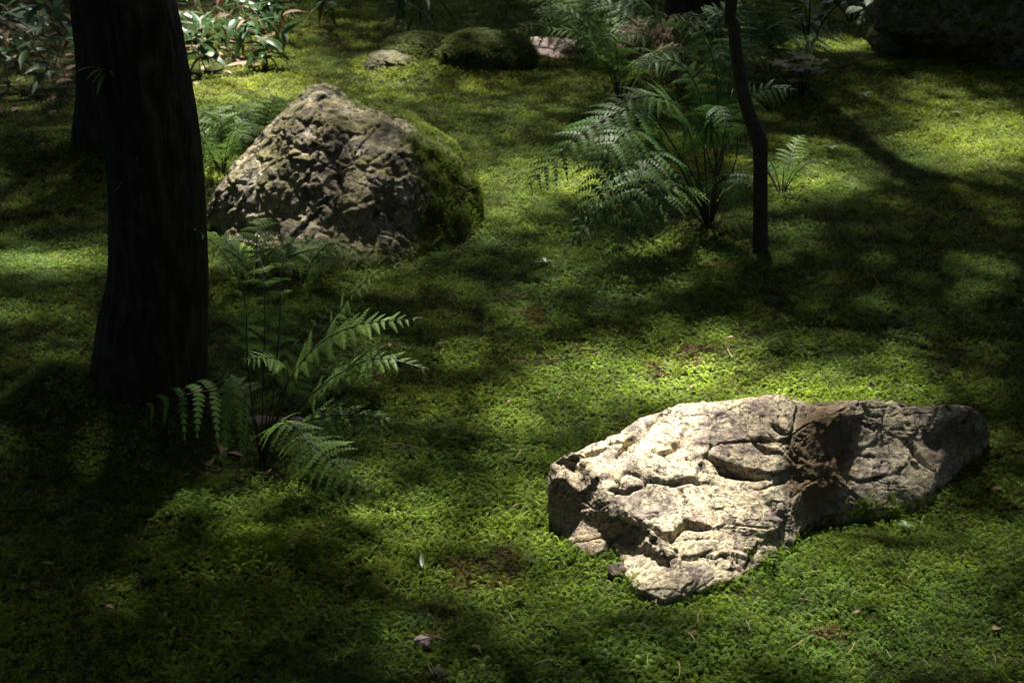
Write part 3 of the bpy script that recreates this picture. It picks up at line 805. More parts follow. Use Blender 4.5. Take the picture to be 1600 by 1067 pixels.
stone_at(660, 1016, 30, 0.026, 0.03, 31, M_pink, 'small pinkish pebble poking through the moss', 0, 0.15, name='pebble', cat='pebble')
stone_at(683, 1066, 34, 0.035, 0.035, 32, M_stone, 'small grey pebble in a brown moss patch', 0, 0.35, name='pebble', cat='pebble')
stone_at(968, 905, 40, 0.035, 0.04, 33, M_stone, 'little dark stone chip beside the tan rock', 0, 0.3, name='pebble', cat='pebble')

# pale root behind the fern
pa = [G(386, 662, 0.0), G(430, 662, 0.010), G(470, 667, 0.012), G(505, 660, 0.006), G(535, 648, 0.014), G(566, 640, -0.012)]
V, Fc = tube(catmull([tuple(p) for p in pa], 24), 0.010 + 0.003 * np.sin(np.arange(24) * 0.9) + np.linspace(0.002, -0.005, 24), 10)
V = V + 0.004 * np.stack([fbm(V * 40, 3, 1), fbm(V * 40, 3, 2), fbm(V * 40, 3, 3)], 1)
o0 = np.array(pa[2])
tag(link('exposed_root', quads_mesh('exposed_root', V - o0, Fc, M_pink), None, o0), 'pale pinkish root lying on moss behind the feathery fern', 'root')

# ------------------------------------------------------------------ moss
def sprig(name, whorls, leaf_len, leaf_w, height, seed):
    r = random.Random(seed); V = []; Fc = []; tp = []
    for w in range(whorls):
        f_ = w / max(1, whorls - 1)
        z0 = height * (0.15 + 0.8 * f_); el = R(12 + 48 * f_)
        n = 7 if w < whorls - 1 else 6
        for k in range(n):
            an = 2 * math.pi * (k + r.uniform(-.25, .25)) / n + w * 0.5
            ll = leaf_len * r.uniform(0.75, 1.2) * (1.0 - 0.25 * f_)
            d = Vector((math.cos(an) * math.cos(el), math.sin(an) * math.cos(el), math.sin(el)))
            s_ = Vector((-math.sin(an), math.cos(an), 0)) * leaf_w
            c0 = Vector((0, 0, z0)); m_ = c0 + d * ll * 0.45; e = c0 + d * ll - Vector((0, 0, ll * 0.25))
            i = len(V); V += [c0, m_ + s_, e, m_ - s_]; Fc.append([i, i + 1, i + 2, i + 3])
            tp += [0.2 + .3 * f_, 0.5 + .3 * f_, 1, 0.5 + .3 * f_]
    me = new_mesh(name, np.array([tuple(v) for v in V]), Fc, M_moss)
    fattr(me, 'tip', tp)
    return bpy.data.objects.new(name, me)
def feather(name, seed, n=8, ln=0.020):
    r = random.Random(seed); V = []; Fc = []; tp = []
    for br in range(3):
        a0 = br * 2.1 + r.uniform(-.4, .4); h = Vector((math.cos(a0), math.sin(a0), 0)); sd_ = Vector((-h.y, h.x, 0))
        for k in range(n):
            u = (k + 1) / n
            p = h * (u * ln * 0.8) + Vector((0, 0, 0.004 + 0.013 * math.sin(u * 2.2)))
            for s_ in (-1, 1):
                ll = 0.0062 * (1.15 - u * 0.8)
                d = (sd_ * s_ + h * 0.75 + Vector((0, 0, 0.25))).normalized() * ll
                wv = h * 0.0013
                i = len(V); V += [p - wv, p + d * 0.5 - wv, p + d, p + d * .5 + wv * 1.4]; Fc.append([i, i + 1, i + 2, i + 3]); tp += [0.4 + .4 * u, 0.7, 1, 0.7]
    me = new_mesh(name, np.array([tuple(v) for v in V]), Fc, M_moss)
    fattr(me, 'tip', tp)
    return bpy.data.objects.new(name, me)
def tuft(name, seed, n=26):
    r = random.Random(seed); V = []; Fc = []; tp = []
    for k in range(n):
        a0 = r.uniform(0, 6.283); rr = r.uniform(0, 0.007); p = Vector((math.cos(a0) * rr, math.sin(a0) * rr, 0))
        h = r.uniform(0.006, 0.011); ln = Vector((r.uniform(-.4, .4), r.uniform(-.4, .4), 1)) * h
        s_ = Vector((math.cos(a0 + 1.3), math.sin(a0 + 1.3), 0)) * 0.0006
        i = len(V); V += [p - s_, p + s_, p + ln + s_ * .3, p + ln - s_ * .3]; Fc.append([i, i + 1, i + 2, i + 3]); tp += [0.2, 0.2, 1, 1]
    me = new_mesh(name, np.array([tuple(v) for v in V]), Fc, M_moss)
    fattr(me, 'tip', tp)
    return bpy.data.objects.new(name, me)
SPRIGS = [sprig('star_sprig', 4, 0.0085, 0.0010, 0.014, 1), sprig('star_sprig', 3, 0.0095, 0.0011, 0.012, 2), feather('feather_sprig', 3), feather('feather_sprig', 4, 9, 0.024)]
TUFTS = [tuft('fine_tuft', 1), tuft('fine_tuft', 2)]
def scatter_group(name, protos):
    ng = bpy.data.node_groups.new(name, 'GeometryNodeTree')
    ng.interface.new_socket('Geometry', in_out='INPUT', socket_type='NodeSocketGeometry')
    ng.interface.new_socket('Geometry', in_out='OUTPUT', socket_type='NodeSocketGeometry')
    gi, go = ng.nodes.new('NodeGroupInput'), ng.nodes.new('NodeGroupOutput')
    iop = ng.nodes.new('GeometryNodeInstanceOnPoints'); jg = ng.nodes.new('GeometryNodeJoinGeometry')
    for p in protos:
        oi = ng.nodes.new('GeometryNodeObjectInfo'); oi.inputs['Object'].default_value = p; oi.inputs['As Instance'].default_value = True
        ng.links.new(oi.outputs['Geometry'], jg.inputs[0])
    def na(nm, typ):
        a_ = ng.nodes.new('GeometryNodeInputNamedAttribute'); a_.data_type = typ; a_.inputs['Name'].default_value = nm
        return a_.outputs['Attribute']
    e2r = ng.nodes.new('FunctionNodeEulerToRotation')
    ng.links.new(na('rot', 'FLOAT_VECTOR'), e2r.inputs[0]); ng.links.new(e2r.outputs[0], iop.inputs['Rotation'])
    ng.links.new(na('scl', 'FLOAT'), iop.inputs['Scale']); ng.links.new(na('var', 'INT'), iop.inputs['Instance Index'])
    iop.inputs['Pick Instance'].default_value = True
    ng.links.new(gi.outputs[0], iop.inputs['Points']); ng.links.new(jg.outputs[0], iop.inputs['Instance'])
    ng.links.new(iop.outputs[0], go.inputs[0])
    return ng
NG_S, NG_T = scatter_group('moss_sprigs', SPRIGS), scatter_group('moss_tufts', TUFTS)
def scatter(name, Pt, rot, scl, tint_, nvar, ng, parent=None):
    me = bpy.data.meshes.new(name); n = len(Pt)
    me.vertices.add(n); me.vertices.foreach_set('co', np.asarray(Pt, np.float32).ravel())
    a_ = me.attributes.new('rot', 'FLOAT_VECTOR', 'POINT'); a_.data.foreach_set('vector', np.asarray(rot, np.float32).ravel())
    fattr(me, 'scl', scl)
    a_ = me.attributes.new('var', 'INT', 'POINT'); a_.data.foreach_set('value', rng.integers(0, nvar, n).astype(np.int32))
    a_ = me.attributes.new('tint', 'FLOAT_COLOR', 'POINT'); a_.data.foreach_set('color', np.concatenate([tint_, np.ones((n, 1))], 1).astype(np.float32).ravel())
    o = link(name, me, parent)
    md = o.modifiers.new('scatter', 'NODES'); md.node_group = ng
    o['kind'] = 'stuff'
    return o
def moss_tint(x, y, n):
    k = fbm2(x, y, 1.3, 3, 70)[:, None]; k2 = fbm2(x, y, 7.0, 3, 71)[:, None]
    t_ = np.clip(0.5 + 1.0 * k + 0.7 * k2 + rng.normal(0, 0.18, (n, 1)), 0, 1.1)
    c = np.array([[0.062, 0.135, 0.006]]) * (1 - t_) + np.array([[0.205, 0.30, 0.018]]) * t_
    br = np.clip((fbm2(x, y, 5.0, 5, 81, 0.62)[:, None] - 0.32) * 5, 0, 1) * (rng.random((n, 1)) < 0.7)
    far = np.clip((y - 4.5) / 3.5, 0, 1)[:, None]
    c = c * (1 - far) + far * (c * np.array([[1.22, 1.0, 0.9]]))                       # yellower turf at the back
    c = c * (1 - br) + br * np.array([[0.105, 0.055, 0.018]])
    pl = (rng.random((n, 1)) < 0.07)
    c = np.where(pl, c * 1.45 + 0.03, c)
    return c * rng.uniform(0.5, 1.5, (n, 1))
cushions = []
for (cpx, cpy, rx, ry) in [(400, 872, 0.085, 0.075)]:
    p = Gz(cpx, cpy); cushions.append((p.x, p.y, rx, ry))
def cushion_mask(x, y):
    m_ = np.zeros_like(x)
    w = 0.6 * fbm2(x, y, 16, 3, 99)
    for cx, cy, rx, ry in cushions:
        m_ = np.maximum(m_, (1.0 - np.hypot((x - cx) / rx, (y - cy) / ry) + w))
    return m_ > 0
def band(y0, y1, dens, sc0, sc1, pad):
    wmax = 0.335 * y1 * 1.03 + pad
    n = int((y1 - y0) * 2 * wmax * dens)
    x = rng.uniform(-wmax, wmax, n); y = rng.uniform(y0, y1, n)
    k = np.abs(x) < 0.335 * y * 1.03 + pad
    x, y = x[k], y[k]
    return x, y, rng.uniform(sc0, sc1, len(x))
bands = [band(2.05, 3.4, 20000, 0.42, 0.95, 0.25), band(3.4, 5.0, 13000, 0.5, 1.0, 0.4), band(5.0, 7.2, 8000, 0.75, 1.15, 0.6), band(7.2, 11.6, 5000, 0.8, 1.3, 0.9)]
x = np.concatenate([b_[0] for b_ in bands]); y = np.concatenate([b_[1] for b_ in bands]); s_ = np.concatenate([b_[2] for b_ in bands])
thin = fbm2(x, y, 9.0, 2, 55)
k = ~(cushion_mask(x, y) & (rng.random(len(x)) < 0.65)) & (rng.random(len(x)) < np.clip(0.95 + 1.0 * thin, 0.25, 1))
# bare soil under the near fern and litter under the bamboo grass
fx = G(330, 715)
k &= ~((np.hypot((x - fx.x) / 0.22, (y - fx.y) / 0.08) < 1 + 0.6 * thin) & (rng.random(len(x)) < 0.6))
lpx, lpy = to_px(x, y, np.zeros_like(x))
k &= ~((lpx < 430) & (lpy < np.interp(lpx, [0, 130, 200, 300, 430], [185, 165, 120, 135, 90]) + 25 * thin) & (rng.random(len(x)) < 0.85))
x, y, s_ = x[k], y[k], s_[k]
s_ = s_ * (1 + 0.55 * fbm2(x, y, 4, 3, 56))
n = len(x)
z = ground_h(x, y) - 0.003
rot = np.stack([rng.normal(0, 0.28, n), rng.normal(0, 0.28, n), rng.uniform(0, 6.283, n)], 1)
mo = scatter('moss', np.stack([x, y, z], 1), rot, s_, moss_tint(x, y, n), 4, NG_S)
tag(mo, 'bright green carpet of leafy moss sprigs covering the ground', 'moss')
# fine emerald cushions
pts = []
for cx, cy, rx, ry in cushions:
    m_ = int(rx * ry * 4 * (26000 if cy < 4 else 9000))
    pts.append(np.stack([rng.uniform(cx - rx * 1.4, cx + rx * 1.4, m_ * 2), rng.uniform(cy - ry * 1.4, cy + ry * 1.4, m_ * 2)], 1))
q = np.concatenate(pts); q = q[cushion_mask(q[:, 0], q[:, 1])]
n = len(q)
tt = np.array([[0.115, 0.205, 0.012]]) * rng.uniform(0.7, 1.35, (n, 1)) * (1 + 0.3 * fbm2(q[:, 0], q[:, 1], 12, 2, 5)[:, None])
cu = scatter('cushion_moss', np.stack([q[:, 0], q[:, 1], ground_h(q[:, 0], q[:, 1])], 1), np.stack([rng.normal(0, .2, n), rng.normal(0, .2, n), rng.uniform(0, 6.28, n)], 1), rng.uniform(0.8, 1.5, n) * np.where(q[:, 1] > 4, 1.5, 1), tt, 2, NG_T)
tag(cu, 'smooth emerald cushions of fine short moss', 'moss')
# moss growing on stones
def moss_on(parent, V, Fc, mask, count, scl, tint0, name='moss_patch'):
    fm = mask[Fc].mean(1)
    ar = np.linalg.norm(np.cross(V[Fc[:, 1]] - V[Fc[:, 0]], V[Fc[:, 2]] - V[Fc[:, 0]]), axis=1) * np.clip(fm, 0, 1) ** 1.5
    ar[V[Fc[:, 0], 2] < -0.04 - 0] *= 0.2
    f_ = rng.choice(len(Fc), count, p=ar / ar.sum())
    u = rng.random((count, 2)); fl = u.sum(1) > 1; u[fl] = 1 - u[fl]
    A, B, C_ = V[Fc[f_, 0]], V[Fc[f_, 1]], V[Fc[f_, 2]]
    Pt = A + (B - A) * u[:, :1] + (C_ - A) * u[:, 1:]
    nr = np.cross(B - A, C_ - A); nr /= np.linalg.norm(nr, axis=1)[:, None] + 1e-9
    nr = nr + np.array([0, 0, 0.5]) + rng.normal(0, .2, nr.shape); nr /= np.linalg.norm(nr, axis=1)[:, None]
    rot = np.stack([np.zeros(count), np.arccos(nr[:, 2]), np.arctan2(nr[:, 1], nr[:, 0])], 1)
    c = np.array([tint0]) * rng.uniform(0.55, 1.4, (count, 1)) * (1 + 0.5 * fbm(Pt * 12, 3, 9)[:, None])
    return scatter(name, Pt, rot, rng.uniform(scl * .7, scl * 1.3, count), c, 4, NG_S, parent)
moss_on(boulder, BV - BORG, BF, BM, 17000, 0.58, (0.105, 0.155, 0.010))
for o, V, Fc, ms in STONES:
    if ms >= 0.4:
        mk = np.zeros(len(V)); o.data.attributes['mossy'].data.foreach_get('value', mk)
        moss_on(o, V, Fc, mk, 5000, 0.9, (0.12, 0.165, 0.012))
RV = np.zeros(len(tan_rock.data.vertices) * 3); tan_rock.data.vertices.foreach_get('co', RV); RV = RV.reshape(-1, 3)
RF = np.zeros(len(tan_rock.data.polygons) * 3, dtype=np.int32); tan_rock.data.polygons.foreach_get('vertices', RF); RF = RF.reshape(-1, 3)
mk = np.clip((0.008 + 0.04 * fbm(RV * 9, 3, 12) - RV[:, 2]) / 0.02, 0, 1) * (RV[:, 2] > -0.03)
moss_on(tan_rock, RV, RF, mk, 700, 0.6, (0.11, 0.17, 0.010))
for kk, hh, nn_ in (('near', 0.22, 2600), ('behind', 0.25, 900)):
    tr_ = TREES[kk]['root'].children[0]
    TV = np.array([v.co[:] for v in tr_.data.vertices]); TF = []
    for p in tr_.data.polygons:
        q = list(p.vertices); TF.append(q[:3])
        if len(q) == 4: TF.append([q[0], q[2], q[3]])
    TF = np.array(TF)
    mk = np.clip((hh * (0.55 + 0.9 * fbm(TV * 7, 3, 14)) - TV[:, 2] - 0.25 * TV[:, 0]) / 0.08, 0, 1) + 1e-9
    moss_on(TREES[kk]['root'], TV, TF, mk, nn_, 0.6, (0.06, 0.10, 0.010))
# ------------------------------------------------------------------ ferns
def frond_mesh(path, n_pairs, plen, blade0, droop, fwd=0.45, n_pin=11, pw=0.33, side=None, twist=0.55, seed=0, toothy=1.0):
    r = random.Random(seed)
    pts = catmull(path, 60)
    seg = np.linalg.norm(np.diff(pts, axis=0), axis=1); cum = np.concatenate([[0], np.cumsum(seg)]); tot = cum[-1]
    if side is None:
        h = pts[-1] - pts[int(60 * blade0)]; h[2] = 0
        if np.linalg.norm(h) < 1e-3: h = np.array([0, -1.0, 0])
        h /= np.linalg.norm(h); side = np.array([h[1], -h[0], 0])
    hx = -side[1]
    twist = -twist * hx
    V, Fc = [], []
    for i in range(n_pairs):
        u = i / (n_pairs - 1)
        s0 = (blade0 + (1 - blade0) * (1 - (1 - u) ** 1.08) * 0.985) * tot
        p = np.array([np.interp(s0, cum, pts[:, k]) for k in range(3)])
        p2 = np.array([np.interp(min(s0 + 0.01 * tot, tot), cum, pts[:, k]) for k in range(3)]); p1 = np.array([np.interp(s0 - 0.01 * tot, cum, pts[:, k]) for k in range(3)])
        T = p2 - p1; T /= np.linalg.norm(T)
        sd = side - T * (side @ T); sd /= np.linalg.norm(sd)
        nm = np.cross(sd, T)
        if nm[2] < 0: nm = -nm
        ct, st_ = math.cos(twist), math.sin(twist)
        sd, nm = sd * ct + nm * st_, nm * ct - sd * st_
        prof_ = (1 - u) ** 0.8 * min(1.0, 0.72 + 1.6 * u) + 0.05
        for sg in (-1, 1):
            if r.random() < 0.03: continue
            ll = plen * prof_ * r.uniform(0.72, 1.15)
            a_ = fwd + 0.35 * u + r.uniform(-.17, .17)
            d = sd * sg * math.cos(a_) + T * math.sin(a_) + nm * r.uniform(-.25, .25)
            d /= np.linalg.norm(d)
            q_ = T * math.cos(a_) - sd * sg * math.sin(a_)           # across the pinna, towards the tip
            q_ /= np.linalg.norm(q_)
            np_ = max(3, int(round(n_pin * (0.35 + 0.65 * prof_))))
            dr = droop * r.uniform(0.7, 1.3)
            def ax(t_): return p + d * (ll * t_) + np.array([0, 0, -dr * ll * t_ * t_])
            for j in range(np_):
                t0, t1 = j / np_, (j + 0.92) / np_
                tm = (t0 + t1) / 2
                w = pw * ll * (1 - tm) ** 0.65 * min(1, 0.75 + 2 * tm)
                A, B = ax(t0), ax(min(t1, 1)); ex = (B - A)
                for s2 in (-1, 1):
                    o_2 = q_ * s2 * w * 0.5 + ex * 0.75 * toothy + np.array([0, 0, -0.10 * w + r.uniform(-.05, .05) * w])
                    k = len(V)
                    V += [A, A + o_2 * 0.72 - ex * 0.12, A + o_2 + ex * 0.25, B]
                    Fc.append([k, k + 1, k + 2, k + 3] if s2 * sg > 0 else [k + 3, k + 2, k + 1, k])
    return np.array(V), Fc, pts
def add_frond(root, path, mat_, n_pairs=15, plen=0.1, blade0=0.35, droop=0.25, stipe_r=0.0022, **kw):
    o = np.array(root.location)
    V, Fc, pts = frond_mesh([np.array(p) - o for p in path], n_pairs, plen, blade0, droop, **kw)
    fr = link('frond', new_mesh('frond', V, Fc, mat_), root)
    Vs, Fs = tube(pts, np.linspace(stipe_r, stipe_r * 0.25, len(pts)), 6)
    link('stipe', quads_mesh('stipe', Vs, Fs, M_stipe), fr)
    return fr
# near feathery fern
fb = G(408, 722); fb.z -= 0.01
nf = thing('fern', fb, 'feathery fern with thin dark stalks in front of the thick trunk', 'fern')
Yf = fb.y
def pp(*a): return [tuple(P(px, py, y)) for px, py, y in a]
B0 = tuple(fb)
near_fronds = [
    ([B0] + pp((388, 580, Yf), (382, 470, Yf + .01), (352, 400, Yf + .02), (292, 347, Yf - .05)), dict(n_pairs=13, plen=0.06, blade0=0.45, droop=0.3, pw=0.42)),
    ([B0] + pp((411, 600, Yf + .03), (414, 480, Yf + .06), (408, 410, Yf + .12), (380, 365, Yf + .24)), dict(n_pairs=11, plen=0.075, blade0=0.45, droop=0.4, pw=0.42, twist=0.1)),
    ([B0] + pp((428, 610, Yf + .03), (437, 500, Yf + .06), (442, 410, Yf + .12), (478, 345, Yf + .18)), dict(n_pairs=11, plen=0.07, blade0=0.45, droop=0.4, pw=0.42, twist=0.1)),
    ([B0] + pp((436, 625, Yf), (490, 545, Yf - .02), (560, 508, Yf - .06), (660, 496, Yf - .12)), dict(n_pairs=18, plen=0.088, blade0=0.42, droop=0.2, pw=0.46, n_pin=10)),
    ([B0] + pp((455, 650, Yf), (520, 590, Yf - .03), (590, 560, Yf - .08), (673, 578, Yf - .12)), dict(n_pairs=18, plen=0.082, blade0=0.40, droop=0.22, pw=0.46, n_pin=10)),
    ([B0] + pp((400, 660, Yf - .01), (372, 620, Yf - .05), (310, 612, Yf - .12), (215, 645, Yf - .14)), dict(n_pairs=9, plen=0.12, blade0=0.36, droop=0.6, pw=0.42, fwd=0.1, twist=0.9)),
    ([B0] + pp((435, 690, Yf - .06), (480, 690, Yf - .18), (535, 735, Yf - .33), (604, 797, Yf - .40)), dict(n_pairs=15, plen=0.10, blade0=0.36, droop=0.3, pw=0.38, fwd=0.3)),
    ([B0] + pp((440, 680, Yf - .02), (490, 655, Yf - .06), (550, 648, Yf - .10), (616, 655, Yf - .12)), dict(n_pairs=15, plen=0.095, blade0=0.40, droop=0.3, pw=0.44, n_pin=10)),
    ([B0] + pp((436, 640, Yf + .02), (450, 585, Yf + .03), (430, 560, Yf + .02), (376, 562, Yf - .06)), dict(n_pairs=14, plen=0.085, blade0=0.50, droop=0.25)),
    ([B0] + pp((455, 600, Yf + .03), (520, 500, Yf + .04), (570, 440, Yf + .02), (636, 406, Yf - .02)), dict(n_pairs=14, plen=0.065, blade0=0.60, droop=0.2)),
    ([B0] + pp((425, 670, Yf - .06), (450, 660, Yf - .14), (480, 690, Yf - .22), (500, 750, Yf - .28)), dict(n_pairs=13, plen=0.09, blade0=0.32, droop=0.35)),
    ([B0] + pp((420, 640, Yf + .02), (470, 560, Yf + .08), (500, 500, Yf + .14), (530, 470, Yf + .2)), dict(n_pairs=11, plen=0.07, blade0=0.45, droop=0.4)),
    ([B0] + pp((396, 660, Yf + .03), (380, 610, Yf + .08), (350, 590, Yf + .15), (310, 590, Yf + .2)), dict(n_pairs=12, plen=0.08, blade0=0.42, droop=0.4)),
]
for k, (pth, kw) in enumerate(near_fronds): add_frond(nf, pth, M_fern, seed=k, **kw)

# glossy fern by the sapling
gb = G(1108, 356); gb.z -= 0.01
gf = thing('fern', gb, 'large glossy dark fern arching over beside the thin sapling', 'fern')
Yg = gb.y; B0 = tuple(gb)
gl = [
    [(1062, 245, -.08), (1000, 172, -.2), (915, 205, -.35), (815, 300, -.45)],
    [(1058, 255, -.10), (1005, 205, -.25), (955, 230, -.42), (895, 375, -.55)],
    [(1070, 275, -.12), (1035, 235, -.3), (995, 290, -.50), (958, 440, -.62)],
    [(1085, 240, -.03), (1062, 172, -.1), (1010, 150, -.18), (925, 178, -.25)],
    [(1128, 250, .02), (1150, 180, .05), (1190, 140, .05), (1245, 140, .0)],
    [(1050, 300, -.1), (1000, 285, -.25), (945, 320, -.38), (880, 395, -.48)],
    [(1085, 300, -.1), (1055, 290, -.25), (1025, 325, -.38), (1000, 370, -.45)],
    [(1120, 230, .05), (1118, 110, .1), (1090, 50, .1), (1030, 20, .05)],
    [(1130, 230, .05), (1140, 120, .12), (1150, 50, .2), (1180, 5, .3)],
    [(1100, 230, .05), (1090, 140, .12), (1050, 95, .15), (985, 110, .1)],
    [(1120, 270, 0), (1110, 200, .0), (1120, 165, -.1), (1140, 200, -.25)],
    [(1125, 300, -.05), (1140, 270, -.12), (1155, 290, -.2), (1165, 330, -.25)],
]
for k, q in enumerate(gl):
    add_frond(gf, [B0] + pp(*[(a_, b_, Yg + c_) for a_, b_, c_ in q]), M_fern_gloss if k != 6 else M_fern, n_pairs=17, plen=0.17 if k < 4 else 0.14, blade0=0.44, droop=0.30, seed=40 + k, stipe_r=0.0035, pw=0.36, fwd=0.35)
def bare_stalks(root, pths, r_=0.003):
    o = np.array(root.location)
    for p in pths:
        V, Fc = tube(catmull([np.array(q) - o for q in p], 16), np.linspace(r_, r_ * .5, 16), 6)
        link('bare_stalk', quads_mesh('bare_stalk', V, Fc, M_stipe), root)
bare_stalks(gf, [[B0] + pp((1090, 290, Yg), (1068, 250, Yg - .05), (1050, 235, Yg - .1)), [B0] + pp((1115, 290, Yg - .05), (1128, 230, Yg - .05), (1145, 140, Yg)),
                 [B0] + pp((1098, 300, Yg - .08), (1075, 265, Yg - .1)), [B0] + pp((1130, 300, Yg), (1150, 250, Yg), (1152, 200, Yg)), [B0] + pp((1120, 300, Yg - .1), (1105, 240, Yg - .12), (1102, 225, Yg - .1))])
def rosette(px, py, nfr, length, label, seed, mat_=M_fern_gloss, el=(35, 75), az=(0, 360), plen=0.3, group=None, dead=0, blade0=0.3, pairs=14, n_pin=9, droop=0.3):
    r = random.Random(seed)
    b_ = G(px, py); b_.z -= 0.01
    t_ = thing('fern', b_, label, 'fern', group)
    for k in range(nfr):
        a_ = R(az[0] + (az[1] - az[0]) * (k + r.uniform(-.3, .3)) / nfr); e = R(r.uniform(*el)); ln = length * r.uniform(.75, 1.15)
        h = np.array([math.cos(a_), math.sin(a_), 0])
        p0 = np.array(b_)
        p1 = p0 + h * ln * .35 * math.cos(e) + np.array([0, 0, ln * .4 * math.sin(e)])
        p2 = p0 + h * ln * .68 * math.cos(e * .9) + np.array([0, 0, ln * .62 * math.sin(e)])
        p3 = p0 + h * ln * 1.0 * math.cos(e * .8) + np.array([0, 0, ln * r.uniform(.45, .7) * math.sin(e)])
        add_frond(t_, [p0, p1, p2, p3], M_fern_dead if k < dead else mat_, n_pairs=pairs, plen=ln * plen, blade0=blade0, droop=droop, seed=seed * 31 + k, n_pin=n_pin, stipe_r=0.003)
    return t_
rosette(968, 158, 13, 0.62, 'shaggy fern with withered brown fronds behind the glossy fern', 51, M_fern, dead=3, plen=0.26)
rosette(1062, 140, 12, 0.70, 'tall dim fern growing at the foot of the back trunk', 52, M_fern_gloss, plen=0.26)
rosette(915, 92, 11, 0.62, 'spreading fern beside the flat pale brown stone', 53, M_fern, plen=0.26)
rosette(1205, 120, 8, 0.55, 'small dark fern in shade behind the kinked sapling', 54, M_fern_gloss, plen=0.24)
rosette(348, 276, 8, 0.40, 'small bluish green fern between trunk and grey boulder', 55, M_fern, el=(40, 75), plen=0.30)
rosette(408, 228, 6, 0.36, 'little sunlit fern peeping out behind the grey boulder', 56, M_fern, el=(30, 60), plen=0.28)
rosette(1222, 305, 7, 0.33, 'small pale upright fern on the lit side of the sapling', 57, M_fern, el=(35, 80), plen=0.20)
rosette(400, 432, 9, 0.26, 'low leafy fern tuft at the foot of the grey boulder', 58, M_fern, el=(25, 65), plen=0.34)
rosette(470, 438, 7, 0.22, 'short fern sprouting beneath the front of the grey boulder', 59, M_fern, el=(25, 60), plen=0.34)

# ------------------------------------------------------------------ bamboo grass
def blade(name, ln, wd, curve, fold, mat_, seed):
    V, Fc, ed = [], [], []
    n = 9; cols = [-1, -.72, 0, .72, 1]
    r = random.Random(seed); tw = r.uniform(-.4, .4)
    for i in range(n + 1):
        u = i / n
        w = wd * (math.sin(math.pi * min(1, u ** 0.72)) ** 0.8 if 0 < u < 1 else 0.02) * 0.5
        for c_ in cols:
            x_ = c_ * w * math.cos(tw * u); z2 = -curve * ln * u * u + abs(c_) * w * fold + c_ * w * math.sin(tw * u)
            V.append((x_, u * ln * (1 - 0.25 * curve * u), z2)); ed.append(max(abs(c_) if abs(c_) != .72 else 0.35, (u - .75) * 3.2))
    m_ = len(cols)
    for i in range(n):
        for k in range(m_ - 1): Fc.append([i * m_ + k, i * m_ + k + 1, (i + 1) * m_ + k + 1, (i + 1) * m_ + k])
    me = new_mesh(name, np.array(V), Fc, mat_, True)
    fattr(me, 'edge', np.clip(ed, 0, 1))
    return me
SASA_L = [blade('leaf', 0.19, 0.042, c_, f_, M_sasa, k) for k, (c_, f_) in enumerate([(0.25, .25), (0.45, .2), (0.1, .35), (0.7, .3)])]
SASA_L += [blade('leaf', 0.17, 0.030, 0.6, .4, M_dry, 7)]
NARROW_L = [blade('leaf', 0.20, 0.020, c_, f_, M_broad, k + 9) for k, (c_, f_) in enumerate([(0.3, .25), (0.6, .2), (0.15, .3)])]
def bamboo(name, loc, height, nleaf, meshes, culm_r, label, cat, group, seed, scl=1.0, spread=1.0):
    r = random.Random(seed)
    t_ = thing(name, loc, label, cat, group, 0)
    lean = np.array([r.uniform(-.25, .25), r.uniform(-.25, .15), 1]) * height
    pth = catmull([np.zeros(3), lean * .5 + np.array([r.uniform(-.02, .02), 0, 0]), lean], 8)
    V, Fc = tube(pth, np.linspace(culm_r, culm_r * .5, 8), 6)
    link('culm', quads_mesh('culm', V, Fc, M_culm), t_)
    for k in range(nleaf):
        u = 1 - 0.55 * (k / nleaf) ** 1.1
        p = np.array([np.interp(u, np.linspace(0, 1, 8), pth[:, j]) for j in range(3)])
        lf = link('leaf', meshes[r.randrange(len(meshes))], t_, tuple(p))
        lf.rotation_euler = (R(r.uniform(-35, 40)) * spread, R(r.uniform(-30, 30)), r.uniform(0, 6.283))
        q = scl * r.uniform(.7, 1.2); lf.scale = (q, q, q)
    return t_
r = random.Random(5)
def ground_pt(px, py):
    return G(px, py, -0.01)
spots = []
for _ in range(30): spots.append((r.uniform(275, 455), r.uniform(40, 118), 1))
for _ in range(24): spots.append((r.uniform(-40, 118), r.uniform(50, 150), 0))
for _ in range(10): spots.append((r.uniform(430, 560), r.uniform(12, 52), 2))
LBL = {1: ('bamboo grass with pale edged leaves in sun behind the boulder', 'sunlit bamboo grass behind the boulder'),
       0: ('dim bamboo grass with withered leaf edges beyond the slim trunk', 'shaded bamboo grass beyond the slim trunk'),
       2: ('dark bamboo grass between the sunlit patch and the narrow leaved clump', 'dark bamboo grass at the back')}
for k, (a_, b_, w) in enumerate(spots):
    bamboo('bamboo_grass', ground_pt(a_, b_), r.uniform(0.10, 0.34) if w == 1 else r.uniform(0.14, 0.5), r.randint(5, 8), SASA_L, 0.0028, LBL[w][0], 'bamboo grass', LBL[w][1], 300 + k, r.uniform(.75, 1.0))
for k in range(9):
    bamboo('bamboo', ground_pt(r.uniform(612, 672), r.uniform(56, 72)), r.uniform(0.28, 0.55), r.randint(8, 12), NARROW_L, 0.004, 'narrow leaved bamboo stem growing from the dark stone', 'bamboo', 'narrow leaved bamboo clump', 500 + k, 1.0, 1.2)
for k in range(3):
    bamboo('bamboo', ground_pt(r.uniform(775, 812), r.uniform(38, 52)), r.uniform(0.25, 0.4), 6, NARROW_L, 0.003, 'sparse narrow leaved bamboo shoot behind the mossy dome stone', 'bamboo', 'sparse bamboo shoots', 540 + k, .9, 1.2)

